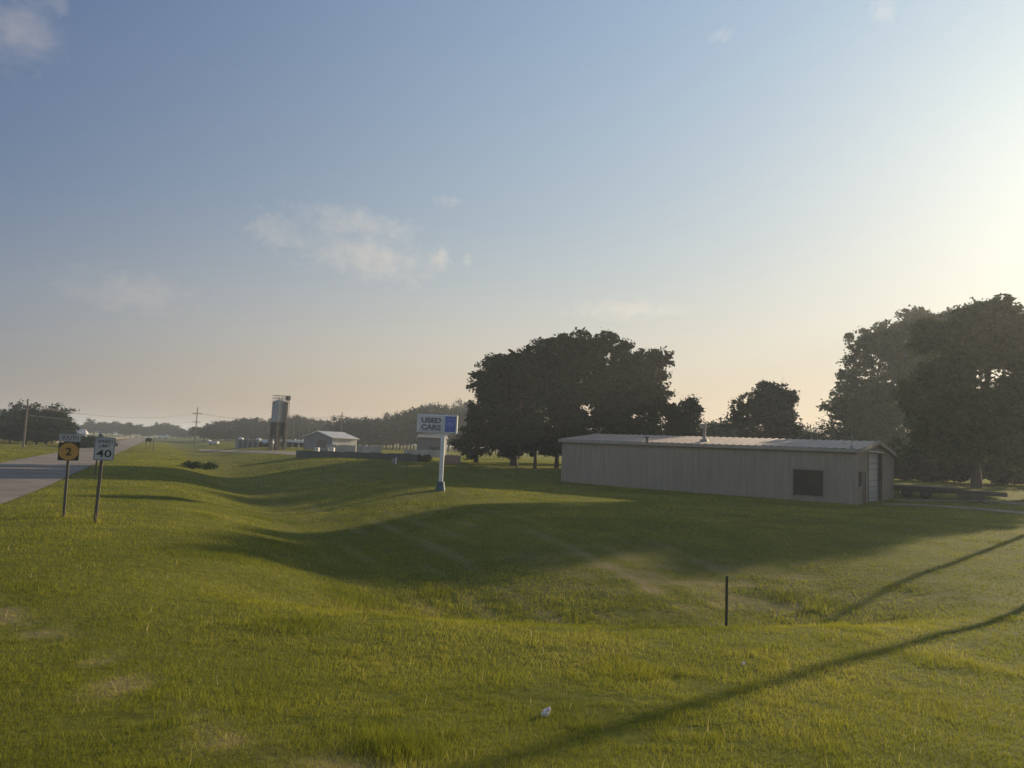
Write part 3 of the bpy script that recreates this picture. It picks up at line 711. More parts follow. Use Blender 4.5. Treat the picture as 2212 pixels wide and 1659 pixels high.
# ------------------------------------------------------------------ silo tower and yard
g = on_ground(598, 972); TY = g.y; k = TY / FPX
tw = empty('silo_tower', g, 'tall grey ribbed silo tower standing on dark legs', 'silo', rz=rad(52))
zt0, zt1 = at_Y(598, 912.5, TY).z - g.z, at_Y(598, 867, TY).z - g.z
sd = 32 * k / 1.39
body = MB().box((0, 0, (zt0 + zt1) / 2), (sd, sd, zt1 - zt0), .05)
for i in range(5):
    zz = zt0 + (zt1 - zt0) * (i + .5) / 5; body.box((0, 0, zz), (sd + .12, sd + .12, .14))
nrb = 7
for i in range(nrb):
    q = -sd / 2 + sd * (i + .5) / nrb
    for sgn in (-1, 1):
        body.box((q, sgn * sd / 2, (zt0 + zt1) / 2), (.10, .09, zt1 - zt0 - .3)); body.box((sgn * sd / 2, q, (zt0 + zt1) / 2), (.09, .10, zt1 - zt0 - .3))
body.build('silo_body', MT['silo'], tw)
MB().hexa([(-.5, -.5, zt0 - 2.6), (.5, -.5, zt0 - 2.6), (.5, .5, zt0 - 2.6), (-.5, .5, zt0 - 2.6), (-sd / 2 + .1, -sd / 2 + .1, zt0 - .02), (sd / 2 - .1, -sd / 2 + .1, zt0 - .02), (sd / 2 - .1, sd / 2 - .1, zt0 - .02), (-sd / 2 + .1, sd / 2 - .1, zt0 - .02)]).build('hopper', MT['steel_dark'], tw)
for sx_, sy_ in ((-1, -1), (1, -1), (1, 1), (-1, 1)):
    e = sd / 2 - .15
    MB().hexa([(sx_ * e * 1.05 - .26, sy_ * e * 1.05 - .26, -.2), (sx_ * e * 1.05 + .26, sy_ * e * 1.05 - .26, -.2), (sx_ * e * 1.05 + .26, sy_ * e * 1.05 + .26, -.2), (sx_ * e * 1.05 - .26, sy_ * e * 1.05 + .26, -.2),
               (sx_ * e - .2, sy_ * e - .2, zt0), (sx_ * e + .2, sy_ * e - .2, zt0), (sx_ * e + .2, sy_ * e + .2, zt0), (sx_ * e - .2, sy_ * e + .2, zt0)]).build('leg', MT['steel_dark'], tw)
br = MB(); e = sd / 2
for i in range(4):
    a_ = Vector(((-e, -e), (e, -e), (e, e), (-e, e))[i]).to_3d(); b_ = Vector(((e, -e), (e, e), (-e, e), (-e, -e))[i]).to_3d()
    br.tube([a_ + Vector((0, 0, zt0 * .45)), b_ + Vector((0, 0, zt0 * .9))], .08, 5).tube([b_ + Vector((0, 0, zt0 * .45)), a_ + Vector((0, 0, zt0 * .9))], .08, 5)
    br.tube([a_ + Vector((0, 0, zt0 * .45)), b_ + Vector((0, 0, zt0 * .45))], .09, 5)
br.build('brace', MT['steel_dark'], tw)
rl = MB()
for i in range(4):
    a_ = Vector(((-e, -e), (e, -e), (e, e), (-e, e))[i]).to_3d(); b_ = Vector(((e, -e), (e, e), (-e, e), (-e, -e))[i]).to_3d()
    for zz in (.55, 1.05): rl.tube([a_ + Vector((0, 0, zt1 + zz)), b_ + Vector((0, 0, zt1 + zz))], .04, 5)
    for j in range(3): q = a_.lerp(b_, j / 3); rl.tube([q + Vector((0, 0, zt1)), q + Vector((0, 0, zt1 + 1.1))], .04, 5)
rl.build('railing', MT['galv'], tw)
cone = MB().hexa([(-e + .2, -e + .2, zt1 - .01), (e - .2, -e + .2, zt1 - .01), (e - .2, e - .2, zt1 - .01), (-e + .2, e - .2, zt1 - .01), (-.2, -.2, zt1 + .4), (.2, -.2, zt1 + .4), (.2, .2, zt1 + .4), (-.2, .2, zt1 + .4)])
cone.build('cap', MT['silo'], tw)
# bucket elevator on the right corner
rt = Matrix.Rotation(-rad(52), 3, 'Z') @ Vector((17.5 * k, -.2, 0))
zt2 = at_Y(618, 853, TY).z - g.z
el = MB()
for dx, dy in ((-.2, -.2), (.2, -.2), (.2, .2), (-.2, .2)): el.tube([(rt.x + dx, rt.y + dy, .0), (rt.x + dx, rt.y + dy, zt2 - .9)], .05, 5)
for i in range(16):
    zz = (zt2 - 1) * (i + 1) / 16
    el.box((rt.x, rt.y, zz), (.46, .46, .05))
el.box((rt.x, rt.y, zt2 - .55), (.7, .7, .8), .1)
el.build('elevator_shaft', MT['steel_dark'], tw)

def px_box(name, x0, y0, x1, y1, Y, depth, mat, label, cat, rz=0.0, roof=None, grp=None, base=None):
    """box whose front face fills the measured rectangle at distance Y"""
    Y = Y or on_ground((x0 + x1) / 2, y1).y
    a_, b_ = at_Y((x0 + x1) / 2, y1, Y), at_Y((x0 + x1) / 2, y0, Y); w = (x1 - x0) * Y / FPX / max(.3, math.cos(rz)); zb = gz(a_.x, a_.y + depth / 2)
    o = empty(name, Vector((a_.x, a_.y, min(zb, a_.z) if base is None else base)), label, cat, grp, rz)
    return o, w, b_.z - o.location.z
# grey storage building with four dark door bays
o, w, h = px_box('storage_building', 508, 951.5, 557, 967.8, None, 7, None, 'low grey storage building with four dark door bays', 'building')
MB().box((0, 3.5, h / 2 - .2), (w, 7, h + .4), .05).build('wall', MT['yard_grey'], o)
MB().box((0, 3.5, h + .1), (w + .5, 7.4, .2), .04).build('roof', MT['yard_grey'], o)
for i in range(4):
    xx = -w / 2 + w * (.22 + .215 * i)
    MB().box((xx, -.04, h * .42), (w * .115, .1, h * .84)).build('door', MT['frame_dark'], o)
for q in (-.42, .36):
    MB().tube([(q * w, 2, h + .15), (q * w, 2, h + .5), (q * w, 2, h + .65)], [.55, .5, .2], 10).build('roof_vent', MT['white_paint'], o)
# white tank trailer
g = on_ground(567, 966); TKY = g.y; zt = g.z
tk = empty('tank_trailer', Vector((g.x, g.y, zt)), 'white bulk tank trailer parked beside the silo tower', 'trailer')
r_ = 5.6 * TKY / FPX; zc_ = at_Y(567, 955.5, TKY).z - zt
xa, xb = -13 * TKY / FPX, 24 * TKY / FPX
MB().tube([(xa, 0, zc_), (xa + .25, 0, zc_), (xa + .8, 0, zc_), (xb - .8, 0, zc_), (xb - .2, 0, zc_), (xb, 0, zc_)], [r_ * .4, r_ * .8, r_, r_, r_ * .8, r_ * .4], 18).build('tank', MT['white_paint'], tk, True)
MB().tube([(xa + 2.4, 0, zc_), (xa + 2.6, 0, zc_)], r_ * 1.03, 18).build('band', MT['frame_dark'], tk)
fr_ = MB().box(((xa + xb) / 2, 0, zc_ - r_ - .1), (xb - xa - .5, 1.4, .25)); fr_.hexa([(xa + .5, -.8, zc_ - r_ - .6), (xb - .5, -.8, zc_ - r_ - .6), (xb - .5, .8, zc_ - r_ - .6), (xa + .5, .8, zc_ - r_ - .6), (xa + 2, -.6, zc_ - r_), (xb - 1, -.6, zc_ - r_), (xb - 1, .6, zc_ - r_), (xa + 2, .6, zc_ - r_)])
fr_.build('frame', MT['steel_dark'], tk)
for q in (xa + 1.2, xb - 1.4):
    MB().tube([(q, -1.0, .45), (q, 1.0, .45)], .5, 14).build('wheel', MT['tyre'], tk)
# long open shed with bright roof edge
o, w, h = px_box('open_shed', 583, 951, 658, 966.5, None, 9, None, 'long open sided shed with a bright white roof edge behind the silo', 'shed')
MB().box((0, 4.5, h - .2), (w, 9.6, .5), .05).build('roof', MT['white_paint'], o)
MB().box((-w * .37, 3.0, h / 2 - .3), (w * .24, 6, h - .3), .04).build('wall', MT['yard_grey'], o)
MB().box((0, 8.5, h / 2 - .3), (w - .2, .3, h - .3)).build('wall', MT['steel_dark'], o)
for i in range(5): MB().box((-w * .22 + w * .7 * i / 4, .3, h / 2 - .3), (.3, .3, h - .3)).build('column', MT['yard_grey'], o)
# small white tank on the left of the yard
g = on_ground(461, 961); k = g.y / FPX
o = empty('water_trailer', g, 'small white trailer parked left of the storage building', 'trailer')
MB().box((0, 0, 5.2 * k), (20 * k, 1.8, 6 * k), .1).build('body', MT['sheet_white'], o)
MB().box((-9 * k, 0, 6 * k), (3 * k, 2.0, 8.5 * k), .1).build('cab', MT['sheet_white'], o)
for q in (-6, 5): MB().tube([(q * k, -.95, 1.5 * k), (q * k, .95, 1.5 * k)], 1.5 * k, 12).build('wheel', MT['tyre'], o)
# pale shed (gable end to the left)
SY = 150.0; ks = SY / FPX
c0 = at_Y(719, 945.5, SY); zg = gz(c0.x, c0.y); eh = c0.z - zg
o = empty('pale_shed', Vector((c0.x, c0.y, zg)), 'pale metal shed with a light gabled roof behind the block walls', 'shed')
o.matrix_world = Matrix(((math.cos(.90), -math.sin(.90), 0, c0.x), (math.sin(.90), math.cos(.90), 0, c0.y), (0, 0, 1, zg), (0, 0, 0, 1)))
wl = 6.3; wdp = 9.5; rr_ = 12.5 * ks
MB().box((wl / 2, .06, eh / 2), (wl, .12, eh)).build('wall', MT['shed_wall'], o)
gb = MB().add([(0, 0.13, 0), (0, wdp, 0), (0, wdp, eh), (0, wdp / 2, eh + rr_), (0, 0.13, eh), (wl, 0.13, 0), (wl, wdp, 0), (wl, wdp, eh), (wl, wdp / 2, eh + rr_), (wl, 0.13, eh)], [(0, 1, 2, 3, 4), (5, 9, 8, 7, 6), (1, 6, 7, 2)])
gb = gb.build('gable_wall', MT['grey_shed'], o)
MB().box((-.03, wdp * .35, eh * .4), (.1, 3.2, eh * .8)).build('door', MT['frame_dark'], o)
rf = MB()
for ya, yb in ((-.4, wdp / 2), (wdp + .4, wdp / 2)):
    rf.hexa([(-.3, ya, eh - .12), (wl + .3, ya, eh - .12), (wl + .3, yb, eh + rr_ - .02), (-.3, yb, eh + rr_ - .02), (-.3, ya, eh + .03), (wl + .3, ya, eh + .03), (wl + .3, yb, eh + rr_ + .13), (-.3, yb, eh + rr_ + .13)])
rf.build('roof', MT['shed_roof'], o)
# walls of concrete blocks in the yard
def seg_wall(name, xa, ya, xb, yb, topa, topb, Ya, Yb, mat, label, th=.5, cat='wall', joints=8):
    A, B_ = at_Y(xa, ya, Ya), at_Y(xb, yb, Yb); ta, tb = at_Y(xa, topa, Ya).z, at_Y(xb, topb, Yb).z
    d_ = (B_ - A); d_.z = 0; L_ = d_.length; d_.normalize(); n_ = Vector((-d_.y, d_.x, 0)) * th
    o_ = MB(); z0a, z0b = min(A.z, gz(A.x, A.y)) - .2, min(B_.z, gz(B_.x, B_.y)) - .2
    for i in range(joints):
        f0, f1 = i / joints + .0015, (i + 1) / joints - .0015
        P, Q = A + d_ * L_ * f0, A + d_ * L_ * f1
        jog = .05 * math.sin(i * 2.3)
        zt0_, zt1_ = ta + (tb - ta) * f0 + jog, ta + (tb - ta) * f1 + jog
        za_, zb_ = z0a + (z0b - z0a) * f0, z0a + (z0b - z0a) * f1
        m_ = n_ * (.02 * math.cos(i * 4.1))
        bb = [P + m_, Q + m_, Q + n_, P + n_]
        o_.hexa([(q.x, q.y, zz) for q, zz in zip(bb, (za_, zb_, zb_, za_))] + [(q.x, q.y, zz) for q, zz in zip(bb, (zt0_, zt1_, zt1_, zt0_))])
    return prop(o_.build(name, mat), label, cat)
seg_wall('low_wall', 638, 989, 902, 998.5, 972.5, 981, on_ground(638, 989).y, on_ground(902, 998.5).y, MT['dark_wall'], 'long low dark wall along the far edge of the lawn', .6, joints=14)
seg_wall('block_wall', 704, 976, 768, 977, 960.5, 961.5, 128, 128, MT['block'], 'tan concrete block wall below the pale shed', 1.0, joints=6)
seg_wall('block_wall', 769, 978, 822, 979, 962, 963.5, 125, 125, MT['block'], 'weathered grey block wall right of the tan one', 1.0, joints=5)
seg_wall('block_wall', 872, 981, 955, 984, 971, 972.5, 124, 124, MT['block'], 'low grey block wall left of the USED CARS pole', .8, joints=7)
for (xa, xb, lab) in ((681, 689, 'left of two white totes behind the low dark wall'), (711, 722, 'right of two white totes behind the low dark wall')):
    g = at_Y((xa + xb) / 2, 975, 120); g.z = gz(g.x, g.y); h_ = at_Y((xa + xb) / 2, 966.5, 120).z - g.z; w_ = (xb - xa) * 120 / FPX
    o = empty('tote', g, lab, 'tote', 'white totes in the yard')
    MB().box((0, 0, h_ / 2 + .06), (w_, 1.0, h_ - .12), .06).build('tank', MT['shed_wall'], o)
    MB().box((0, 0, .03), (w_ + .06, 1.05, .14)).build('pallet', MT['steel_dark'], o)
g = at_Y(700, 975, 122); g.z = gz(g.x, g.y)
prop(MB().box((g.x, g.y, g.z + .38), (1.5, .8, .8), .08).build('crate', MT['galv']), 'grey crate between the two white totes', 'crate')
# grey shed behind the sign
o, w, h = px_box('grey_shed', 901, 938, 955, 986, None, 9, None, 'dim grey shed with a dark opening behind the USED CARS sign', 'shed')
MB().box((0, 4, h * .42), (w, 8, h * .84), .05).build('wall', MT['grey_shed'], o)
MB().add([(-w / 2 - .3, -.4, h * .84), (w / 2 + .3, -.4, h * .84), (w / 2 + .3, 4, h), (-w / 2 - .3, 4, h), (-w / 2 - .3, 8.4, h * .84), (w / 2 + .3, 8.4, h * .84)], [(0, 1, 2, 3), (3, 2, 5, 4), (0, 3, 4), (1, 5, 2)]).build('roof', MT['grey_shed'], o)
MB().box((w * .18, -.05, h * .36), (w * .42, .12, h * .17)).build('opening', MT['black_paint'], o)
# rusty tan bin under the tree
g = on_ground(975, 1002.5); k = g.y / FPX
o = empty('metal_bin', g, 'rusty tan metal bin at the edge of the big tree', 'bin')
MB().box((0, .8, 9.5 * k), (30 * k, 1.6, 19 * k), .04).build('body', MT['rust_tan'], o)
rb = MB()
for i in range(6): rb.box((-14 * k + 28 * k * i / 5, -.04, 9.5 * k), (.08, .08, 18 * k))
rb.build('rib', MT['rust_tan'], o)
g = on_ground(993, 1001)
prop(MB().box((g.x, g.y, g.z + .45), (.2, .2, 1.1), .02).build('bollard', MT['white_paint']), 'short white post right of the rusty bin', 'post')
# yard surfaces
def sheet(name, pix, mat, dz, label):
    pts = [on_ground(*q) for q in pix]; mb = MB(); h_ = len(pts) // 2
    lo_, hi_ = pts[:h_], pts[h_:][::-1]
    return strip(name, [(p.x, p.y) for p in lo_], [(p.x, p.y) for p in hi_], mat, dz, label=label, nx=8)
sheet('yard', [(430, 975), (500, 977.5), (560, 979.5), (610, 982), (640, 984.5), (642, 976), (610, 974.5), (560, 973.5), (500, 972), (430, 970.5)], MT['gravel'], .04, 'pale gravel lane into the yard')
# house roof and white vehicle far off
g = at_Y(168, 955, 330); zt = gz(g.x, g.y)
o = empty('house', Vector((g.x, g.y, zt)), 'far house with a pale roof left of the highway', 'house', rz=rad(20))
kk = 330 / FPX; hh = at_Y(168, 936.5, 330).z - zt
MB().box((0, 3, hh / 2), (26 * kk, 7, hh), .05).build('wall', MT['grey_shed'], o)
MB().add([(-15 * kk, -.6, hh - .1), (15 * kk, -.6, hh - .1), (10 * kk, 3.2, hh + 2.0), (-13 * kk, 3.2, hh + 2.0), (-15 * kk, 7, hh - .1), (15 * kk, 7, hh - .1)], [(0, 1, 2, 3), (3, 2, 5, 4), (0, 3, 4), (1, 5, 2)]).build('roof', MT['shed_roof'], o)
g = at_Y(352, 944, 420); zt = gz(g.x, g.y); kk = 420 / FPX
o = empty('white_van', Vector((g.x, g.y, zt)), 'tiny white vehicle parked near the far end of the highway', 'van', rz=rad(15))
MB().box((0, 0, 1.35), (4.6, 2.0, 1.5), .25).build('body', MT['white_paint'], o)
MB().hexa([(1.5, -.95, 1.9), (2.4, -.95, 1.9), (2.4, .95, 1.9), (1.5, .95, 1.9), (1.7, -.85, 2.7), (2.3, -.85, 2.7), (2.3, .85, 2.7), (1.7, .85, 2.7)]).build('cab', MT['white_paint'], o)
for q in (-1.5, 1.5): MB().tube([(q, -1.0, .4), (q, 1.0, .4)], .4, 12).build('wheel', MT['tyre'], o)

# ------------------------------------------------------------------ trees
def crown_verts(lobes, ncl, per, leaf, rng, spread=.75, inner=.25, elong=.55, nsub=12):
    """leaf blades in clumps through the crown's volume; lobes = [(centre, radii)]"""
    C0, R0_ = [], []
    for c, r in lobes:
        c, r = np.array(c, float), np.array(r, float)
        for _ in range(nsub):
            d = rng.normal(size=3); d /= np.linalg.norm(d)
            k_ = rng.uniform(.29, .49) * np.array([1, 1, .85])
            C0.append(c + d * r * rng.uniform(.55, .82)); R0_.append(r * k_)
        C0.append(c); R0_.append(r * .32)
    C_ = np.array(C0); R_ = np.array(R0_)
    wgt = (R_[:, 0] * R_[:, 2] + R_[:, 1] * R_[:, 2] + R_[:, 0] * R_[:, 1]); wgt = wgt / wgt.sum()
    li = rng.choice(len(C_), ncl, p=wgt)
    lt = rng.normal(.45, .20, len(C_))
    d = rng.normal(size=(ncl, 3)); d /= np.linalg.norm(d, axis=1)[:, None]
    rr = np.where(rng.random(ncl) < inner, rng.uniform(.2, .75, ncl), rng.uniform(.75, 1.08, ncl))
    P = C_[li] + d * R_[li] * rr[:, None]
    cr = rng.uniform(.55, 1.25, ncl) * spread
    tone_c = np.clip(lt[li] + rng.normal(0, .14, ncl), 0, 1)
    n_ = ncl * per
    q = np.repeat(P, per, 0) + rng.normal(size=(n_, 3)) * np.repeat(cr, per)[:, None] * np.array([.62, .62, .46])
    tone = np.clip(np.repeat(tone_c, per) + rng.normal(0, .12, n_), 0, 1)
    ax_ = rng.normal(size=(n_, 3)); ax_[:, 2] *= .7; ax_ /= np.linalg.norm(ax_, axis=1)[:, None]
    nn = rng.normal(size=(n_, 3)) + np.array([0, 0, .5]); bx = np.cross(ax_, nn); bx /= np.linalg.norm(bx, axis=1)[:, None] + 1e-9
    L_ = leaf * np.repeat(rng.uniform(.65, 1.4, ncl), per) * rng.uniform(.65, 1.3, n_); Wd_ = L_ * elong * rng.uniform(.7, 1.2, n_)
    a0 = q - ax_ * (L_ / 2)[:, None]; a2 = q + ax_ * (L_ / 2)[:, None]
    mid = q + ax_ * (L_ * .08)[:, None]
    V = np.stack([a0, mid - bx * (Wd_ / 2)[:, None], a2, mid + bx * (Wd_ / 2)[:, None]], 1).reshape(-1, 3)
    return V, tone
def limbs(mb, base, h0, lobes, r0, rng, lean=(0, 0)):
    base = Vector(base); top = base + Vector((lean[0], lean[1], h0))
    mid = base.lerp(top, .5) + Vector((rng.normal() * .12, rng.normal() * .12, 0))
    mb.tube([base - Vector((0, 0, .3)), base + Vector((0, 0, .15)), mid, top], [r0 * 1.45, r0 * 1.1, r0 * .9, r0 * .72], 10)
    for c, r in lobes:
        c = Vector(c); tip = c + Vector((0, 0, r[2] * .55))
        m1 = top.lerp(c, .5) + Vector((rng.normal() * .35, rng.normal() * .35, .3))
        mb.tube([top - Vector((0, 0, .3)), m1, c, tip], [r0 * .55, r0 * .36, r0 * .2, r0 * .05], 7)
        for j in range(4):
            e_ = c + Vector((rng.normal() * r[0] * .5, rng.normal() * r[1] * .5, rng.normal() * r[2] * .45))
            mb.tube([m1.lerp(c, .4 + .12 * j), m1.lerp(e_, .7), e_], [r0 * .2, r0 * .11, r0 * .03], 5)
def tree_px(name, tx_, ty_, Y, lobes_px, label, seed, ncl, per, leaf, mat, h0=3.0, r0=.35, depth=1.0, spread=.55, inner=.2, group=None, elong=.55):
    rng = np.random.default_rng(seed)
    b_ = at_Y(tx_, ty_, Y); z0 = gz(b_.x, b_.y); k = Y / FPX
    o = empty(name, Vector((b_.x, b_.y, z0)), label, 'tree', group)
    lobes = []
    for (cx_, cy_, rx_, ry_, *dy_) in lobes_px:
        c = at_Y(cx_, cy_, Y + (dy_[0] if dy_ else rng.uniform(-1.5, 1.5)))
        lobes.append(((c.x - b_.x, c.y - b_.y, c.z - z0), (rx_ * k, (rx_ + ry_) * .5 * k * depth, ry_ * k)))
    mb = MB(); limbs(mb, (0, 0, 0), h0, lobes, r0, rng)
    mb.build('trunk', MT['bark'], o, True)
    V, tone = crown_verts(lobes, ncl, per, leaf, rng, spread, inner, elong)
    keep = V.reshape(-1, 4, 3)[:, :, 2].min(1) > .25
    poly_mesh('crown', V.reshape(-1, 4, 3)[keep].reshape(-1, 3), 4, mat, o, tone[keep])
    return o
G1 = 'big shade trees beside the barn'
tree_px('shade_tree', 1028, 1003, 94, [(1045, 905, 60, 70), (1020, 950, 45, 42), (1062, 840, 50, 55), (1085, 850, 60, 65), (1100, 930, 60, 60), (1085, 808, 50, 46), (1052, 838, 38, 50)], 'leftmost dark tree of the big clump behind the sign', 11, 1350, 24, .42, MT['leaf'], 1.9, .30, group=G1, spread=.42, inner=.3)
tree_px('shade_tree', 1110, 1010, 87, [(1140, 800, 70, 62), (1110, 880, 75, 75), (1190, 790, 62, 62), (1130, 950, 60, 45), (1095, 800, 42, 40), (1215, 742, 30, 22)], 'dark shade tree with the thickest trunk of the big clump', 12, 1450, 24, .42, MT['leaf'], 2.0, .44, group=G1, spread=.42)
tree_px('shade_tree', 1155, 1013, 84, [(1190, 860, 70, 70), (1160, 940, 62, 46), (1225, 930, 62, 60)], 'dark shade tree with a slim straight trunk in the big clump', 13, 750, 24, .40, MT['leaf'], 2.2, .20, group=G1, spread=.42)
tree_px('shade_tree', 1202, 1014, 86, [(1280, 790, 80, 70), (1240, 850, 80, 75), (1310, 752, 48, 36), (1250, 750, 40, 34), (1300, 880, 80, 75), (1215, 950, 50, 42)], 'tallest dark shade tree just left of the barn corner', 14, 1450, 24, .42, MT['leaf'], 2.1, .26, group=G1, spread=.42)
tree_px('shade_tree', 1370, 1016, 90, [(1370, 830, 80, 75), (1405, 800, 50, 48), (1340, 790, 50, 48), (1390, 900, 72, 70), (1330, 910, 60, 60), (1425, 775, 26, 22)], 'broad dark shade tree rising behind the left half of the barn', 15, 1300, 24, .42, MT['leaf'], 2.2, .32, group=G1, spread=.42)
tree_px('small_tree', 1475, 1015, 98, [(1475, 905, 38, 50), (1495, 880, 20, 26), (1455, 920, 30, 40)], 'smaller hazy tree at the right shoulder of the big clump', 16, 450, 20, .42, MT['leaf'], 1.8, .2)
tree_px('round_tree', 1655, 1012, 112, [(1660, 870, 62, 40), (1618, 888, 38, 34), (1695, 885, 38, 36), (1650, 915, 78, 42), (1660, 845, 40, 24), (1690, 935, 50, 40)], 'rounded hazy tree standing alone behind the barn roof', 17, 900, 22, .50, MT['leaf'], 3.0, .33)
tree_px('loose_tree', 1905, 1018, 133, [(1880, 752, 62, 60), (1945, 725, 62, 58), (1985, 728, 55, 60), (2015, 705, 46, 46), (2005, 780, 66, 66), (1840, 920, 70, 60), (1850, 850, 46, 60), (1905, 850, 80, 75), (1960, 810, 70, 70), (1805, 895, 32, 32), (1870, 925, 90, 60), (1985, 890, 80, 80)], 'tall loose leaved tree with ragged left limbs behind the barn end', 18, 2900, 22, .66, MT['leaf_loose'], 4.0, .5, spread=.65)
tree_px('loose_tree', 2110, 1058, 84, [(2150, 715, 78, 70), (2065, 770, 78, 78), (2215, 770, 85, 90), (2120, 840, 110, 85), (2020, 850, 70, 78), (2230, 880, 90, 90), (2130, 920, 120, 75), (2030, 935, 80, 70), (2160, 665, 46, 34), (2035, 735, 56, 52)], 'tallest tree at the right edge standing over the trailer', 19, 3300, 24, .54, MT['leaf_loose'], 5.0, .55, spread=.6)
tree_px('loose_tree', 2265, 1066, 80, [(2275, 760, 85, 85), (2255, 870, 90, 90), (2320, 820, 90, 100), (2245, 960, 80, 70), (2330, 920, 90, 80)], 'leafy tree cut off by the right edge of the picture', 20, 2000, 22, .55, MT['leaf_loose'], 4.0, .4)
# dead twigs on the left of the ragged tree
tw_b = at_Y(1850, 895, 117)
mb = MB(); rng = np.random.default_rng(5)
for i in range(9):
    e_ = at_Y(1790 + rng.uniform(-14, 30), 800 + rng.uniform(0, 70), 117 + rng.uniform(-1, 1)); mb.tube([tw_b, tw_b.lerp(e_, .5) + Vector((0, 0, .3)), e_], [.09, .05, .015], 5)
# low trees and brush along the back
def bush(name, px, py, Y, rx, ry, label, seed, ncl=120, per=18, leaf=.5, mat='leaf', cat='bush', group=None):
    rng = np.random.default_rng(seed); b_ = at_Y(px, py, Y); z0 = gz(b_.x, b_.y); k = Y / FPX
    o = empty(name, Vector((b_.x, b_.y, z0)), label, cat, group)
    top = at_Y(px, py - ry * 2, Y).z - z0; rz_ = max(.4, top / 2)
    lobes = [((0, 0, rz_), (rx * k * .8, rx * k * .6, rz_)), ((-rx * k * .5, .3, rz_ * .75), (rx * k * .55, rx * k * .45, rz_ * .75)), ((rx * k * .5, -.2, rz_ * .8), (rx * k * .55, rx * k * .45, rz_ * .8))]
    V, tone = crown_verts(lobes, ncl, per, leaf, rng, spread=max(.25, rz_ * .22), inner=.35)
    keep = V.reshape(-1, 4, 3)[:, :, 2].min(1) > .0
    poly_mesh('foliage', V.reshape(-1, 4, 3)[keep].reshape(-1, 3), 4, MT[mat], o, tone[keep])
    mb = MB()
    for i in range(5): mb.tube([(0, 0, -.1), (rng.normal() * rx * k * .3, rng.normal() * .4, rz_ * 1.2)], [.07, .02], 5)
    mb.build('stem', MT['bark'], o)
    return o
GB = 'dark brush behind the barn and trailer'
for i, (px, top, Y, rx) in enumerate(((1530, 905, 150, 30), (1575, 905, 150, 34), (1730, 915, 140, 40), (1775, 912, 135, 40), (1820, 925, 130, 45), (1600, 915, 142, 45), (1445, 890, 118, 45), (1500, 900, 120, 40), (1340, 900, 112, 60), (1400, 885, 110, 50), (1550, 912, 125, 40), (1270, 915, 112, 55), (1690, 925, 128, 45))):
    bush('brush', px, 1015, Y, rx, (1015 - top) / 2, 'dark hazy brush rising above the barn roof between the trees', 60 + i, 260, 18, .5, group=GB)
for i, (px, top, Y, rx) in enumerate(((1955, 945, 100, 50), (2035, 940, 103, 60), (2110, 950, 99, 60), (2190, 945, 103, 60), (2255, 940, 100, 60), (1995, 960, 96, 45), (2150, 965, 96, 50))):
    bush('brush', px, 1062, Y, rx, (1062 - top) / 2, 'dark brush under the tall right trees behind the trailer', 80 + i, 330, 18, .5, group='brush behind the trailer')
bush('dry_shrub', 918, 999, on_ground(918, 998).y, 15, 5.0, 'low dry shrub right of the long dark wall', 91, 60, 16, .25, 'shrub', 'shrub')
bush('shrub', 1103, 992, 130, 26, 22, 'pale green shrub seen under the big trees', 92, 120, 16, .4, 'shrub', 'shrub')
for i, (px, py) in enumerate(((415, 1012), (443, 1014))):
    bush('weed_clump', px, py, on_ground(px, py).y, 26, 2.0, 'dark weed clump in the ditch beside the highway verge', 95 + i, 90, 16, .18, 'weed', 'weeds', 'weed clumps in the ditch')

# rows of distant trees: a few grown once, then copied
def proto(seed, ncl, per, leaf, mat, wide=1.0):
    rng = np.random.default_rng(seed); lobes = []
    for i in range(6):
        a_ = i * 2.4 + rng.uniform(0, .6); r_ = rng.uniform(.12, .3) * wide
        lobes.append(((r_ * math.cos(a_), r_ * math.sin(a_), .42 + .36 * (i / 5) * rng.uniform(.8, 1.1)), (rng.uniform(.2, .3) * wide, rng.uniform(.2, .3) * wide, rng.uniform(.16, .24))))
    lobes.append(((0, 0, .38), (.34 * wide, .34 * wide, .24)))
    mb = MB(); S_ = 10.0
    lob10 = [(tuple(v * S_ for v in c), tuple(v * S_ for v in r)) for c, r in lobes]
    limbs(mb, (0, 0, 0), 2.0, lob10, .28, rng)
    V, tone = crown_verts(lob10, ncl, per, leaf, rng, spread=.8, inner=.3)
    keep = V.reshape(-1, 4, 3)[:, :, 2].min(1) > .4
    cm = poly_mesh('crown', V.reshape(-1, 4, 3)[keep].reshape(-1, 3), 4, MT[mat], None, tone[keep]); tm_ = mb.build('trunk', MT['bark'], None, True)
    return cm, tm_
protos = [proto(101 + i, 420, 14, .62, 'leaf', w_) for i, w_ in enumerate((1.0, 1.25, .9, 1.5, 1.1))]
used = set()
def far_tree(px, top, Y, wpx, label, group, v, name='tree', base=None):
    b_ = at_Y(px, 960, Y); z0 = gz(b_.x, b_.y); h = at_Y(px, top, Y).z - z0
    o = empty(name, Vector((b_.x, b_.y, z0)), label, 'tree', group, rz=(px * 1.7) % 6.28)
    cm, tm_ = protos[v % 5]; sxy = wpx * Y / FPX / (7.4 * (1.0, 1.25, .9, 1.5, 1.1)[v % 5]); sz = h / 9.4
    for src in (cm, tm_):
        if v % 5 in used: c = src.copy(); COL.objects.link(c)
        else: c = src
        c.parent = o
    used.add(v % 5)
    o.scale = (sxy, sxy, sz)
    return o
rng = np.random.default_rng(77)
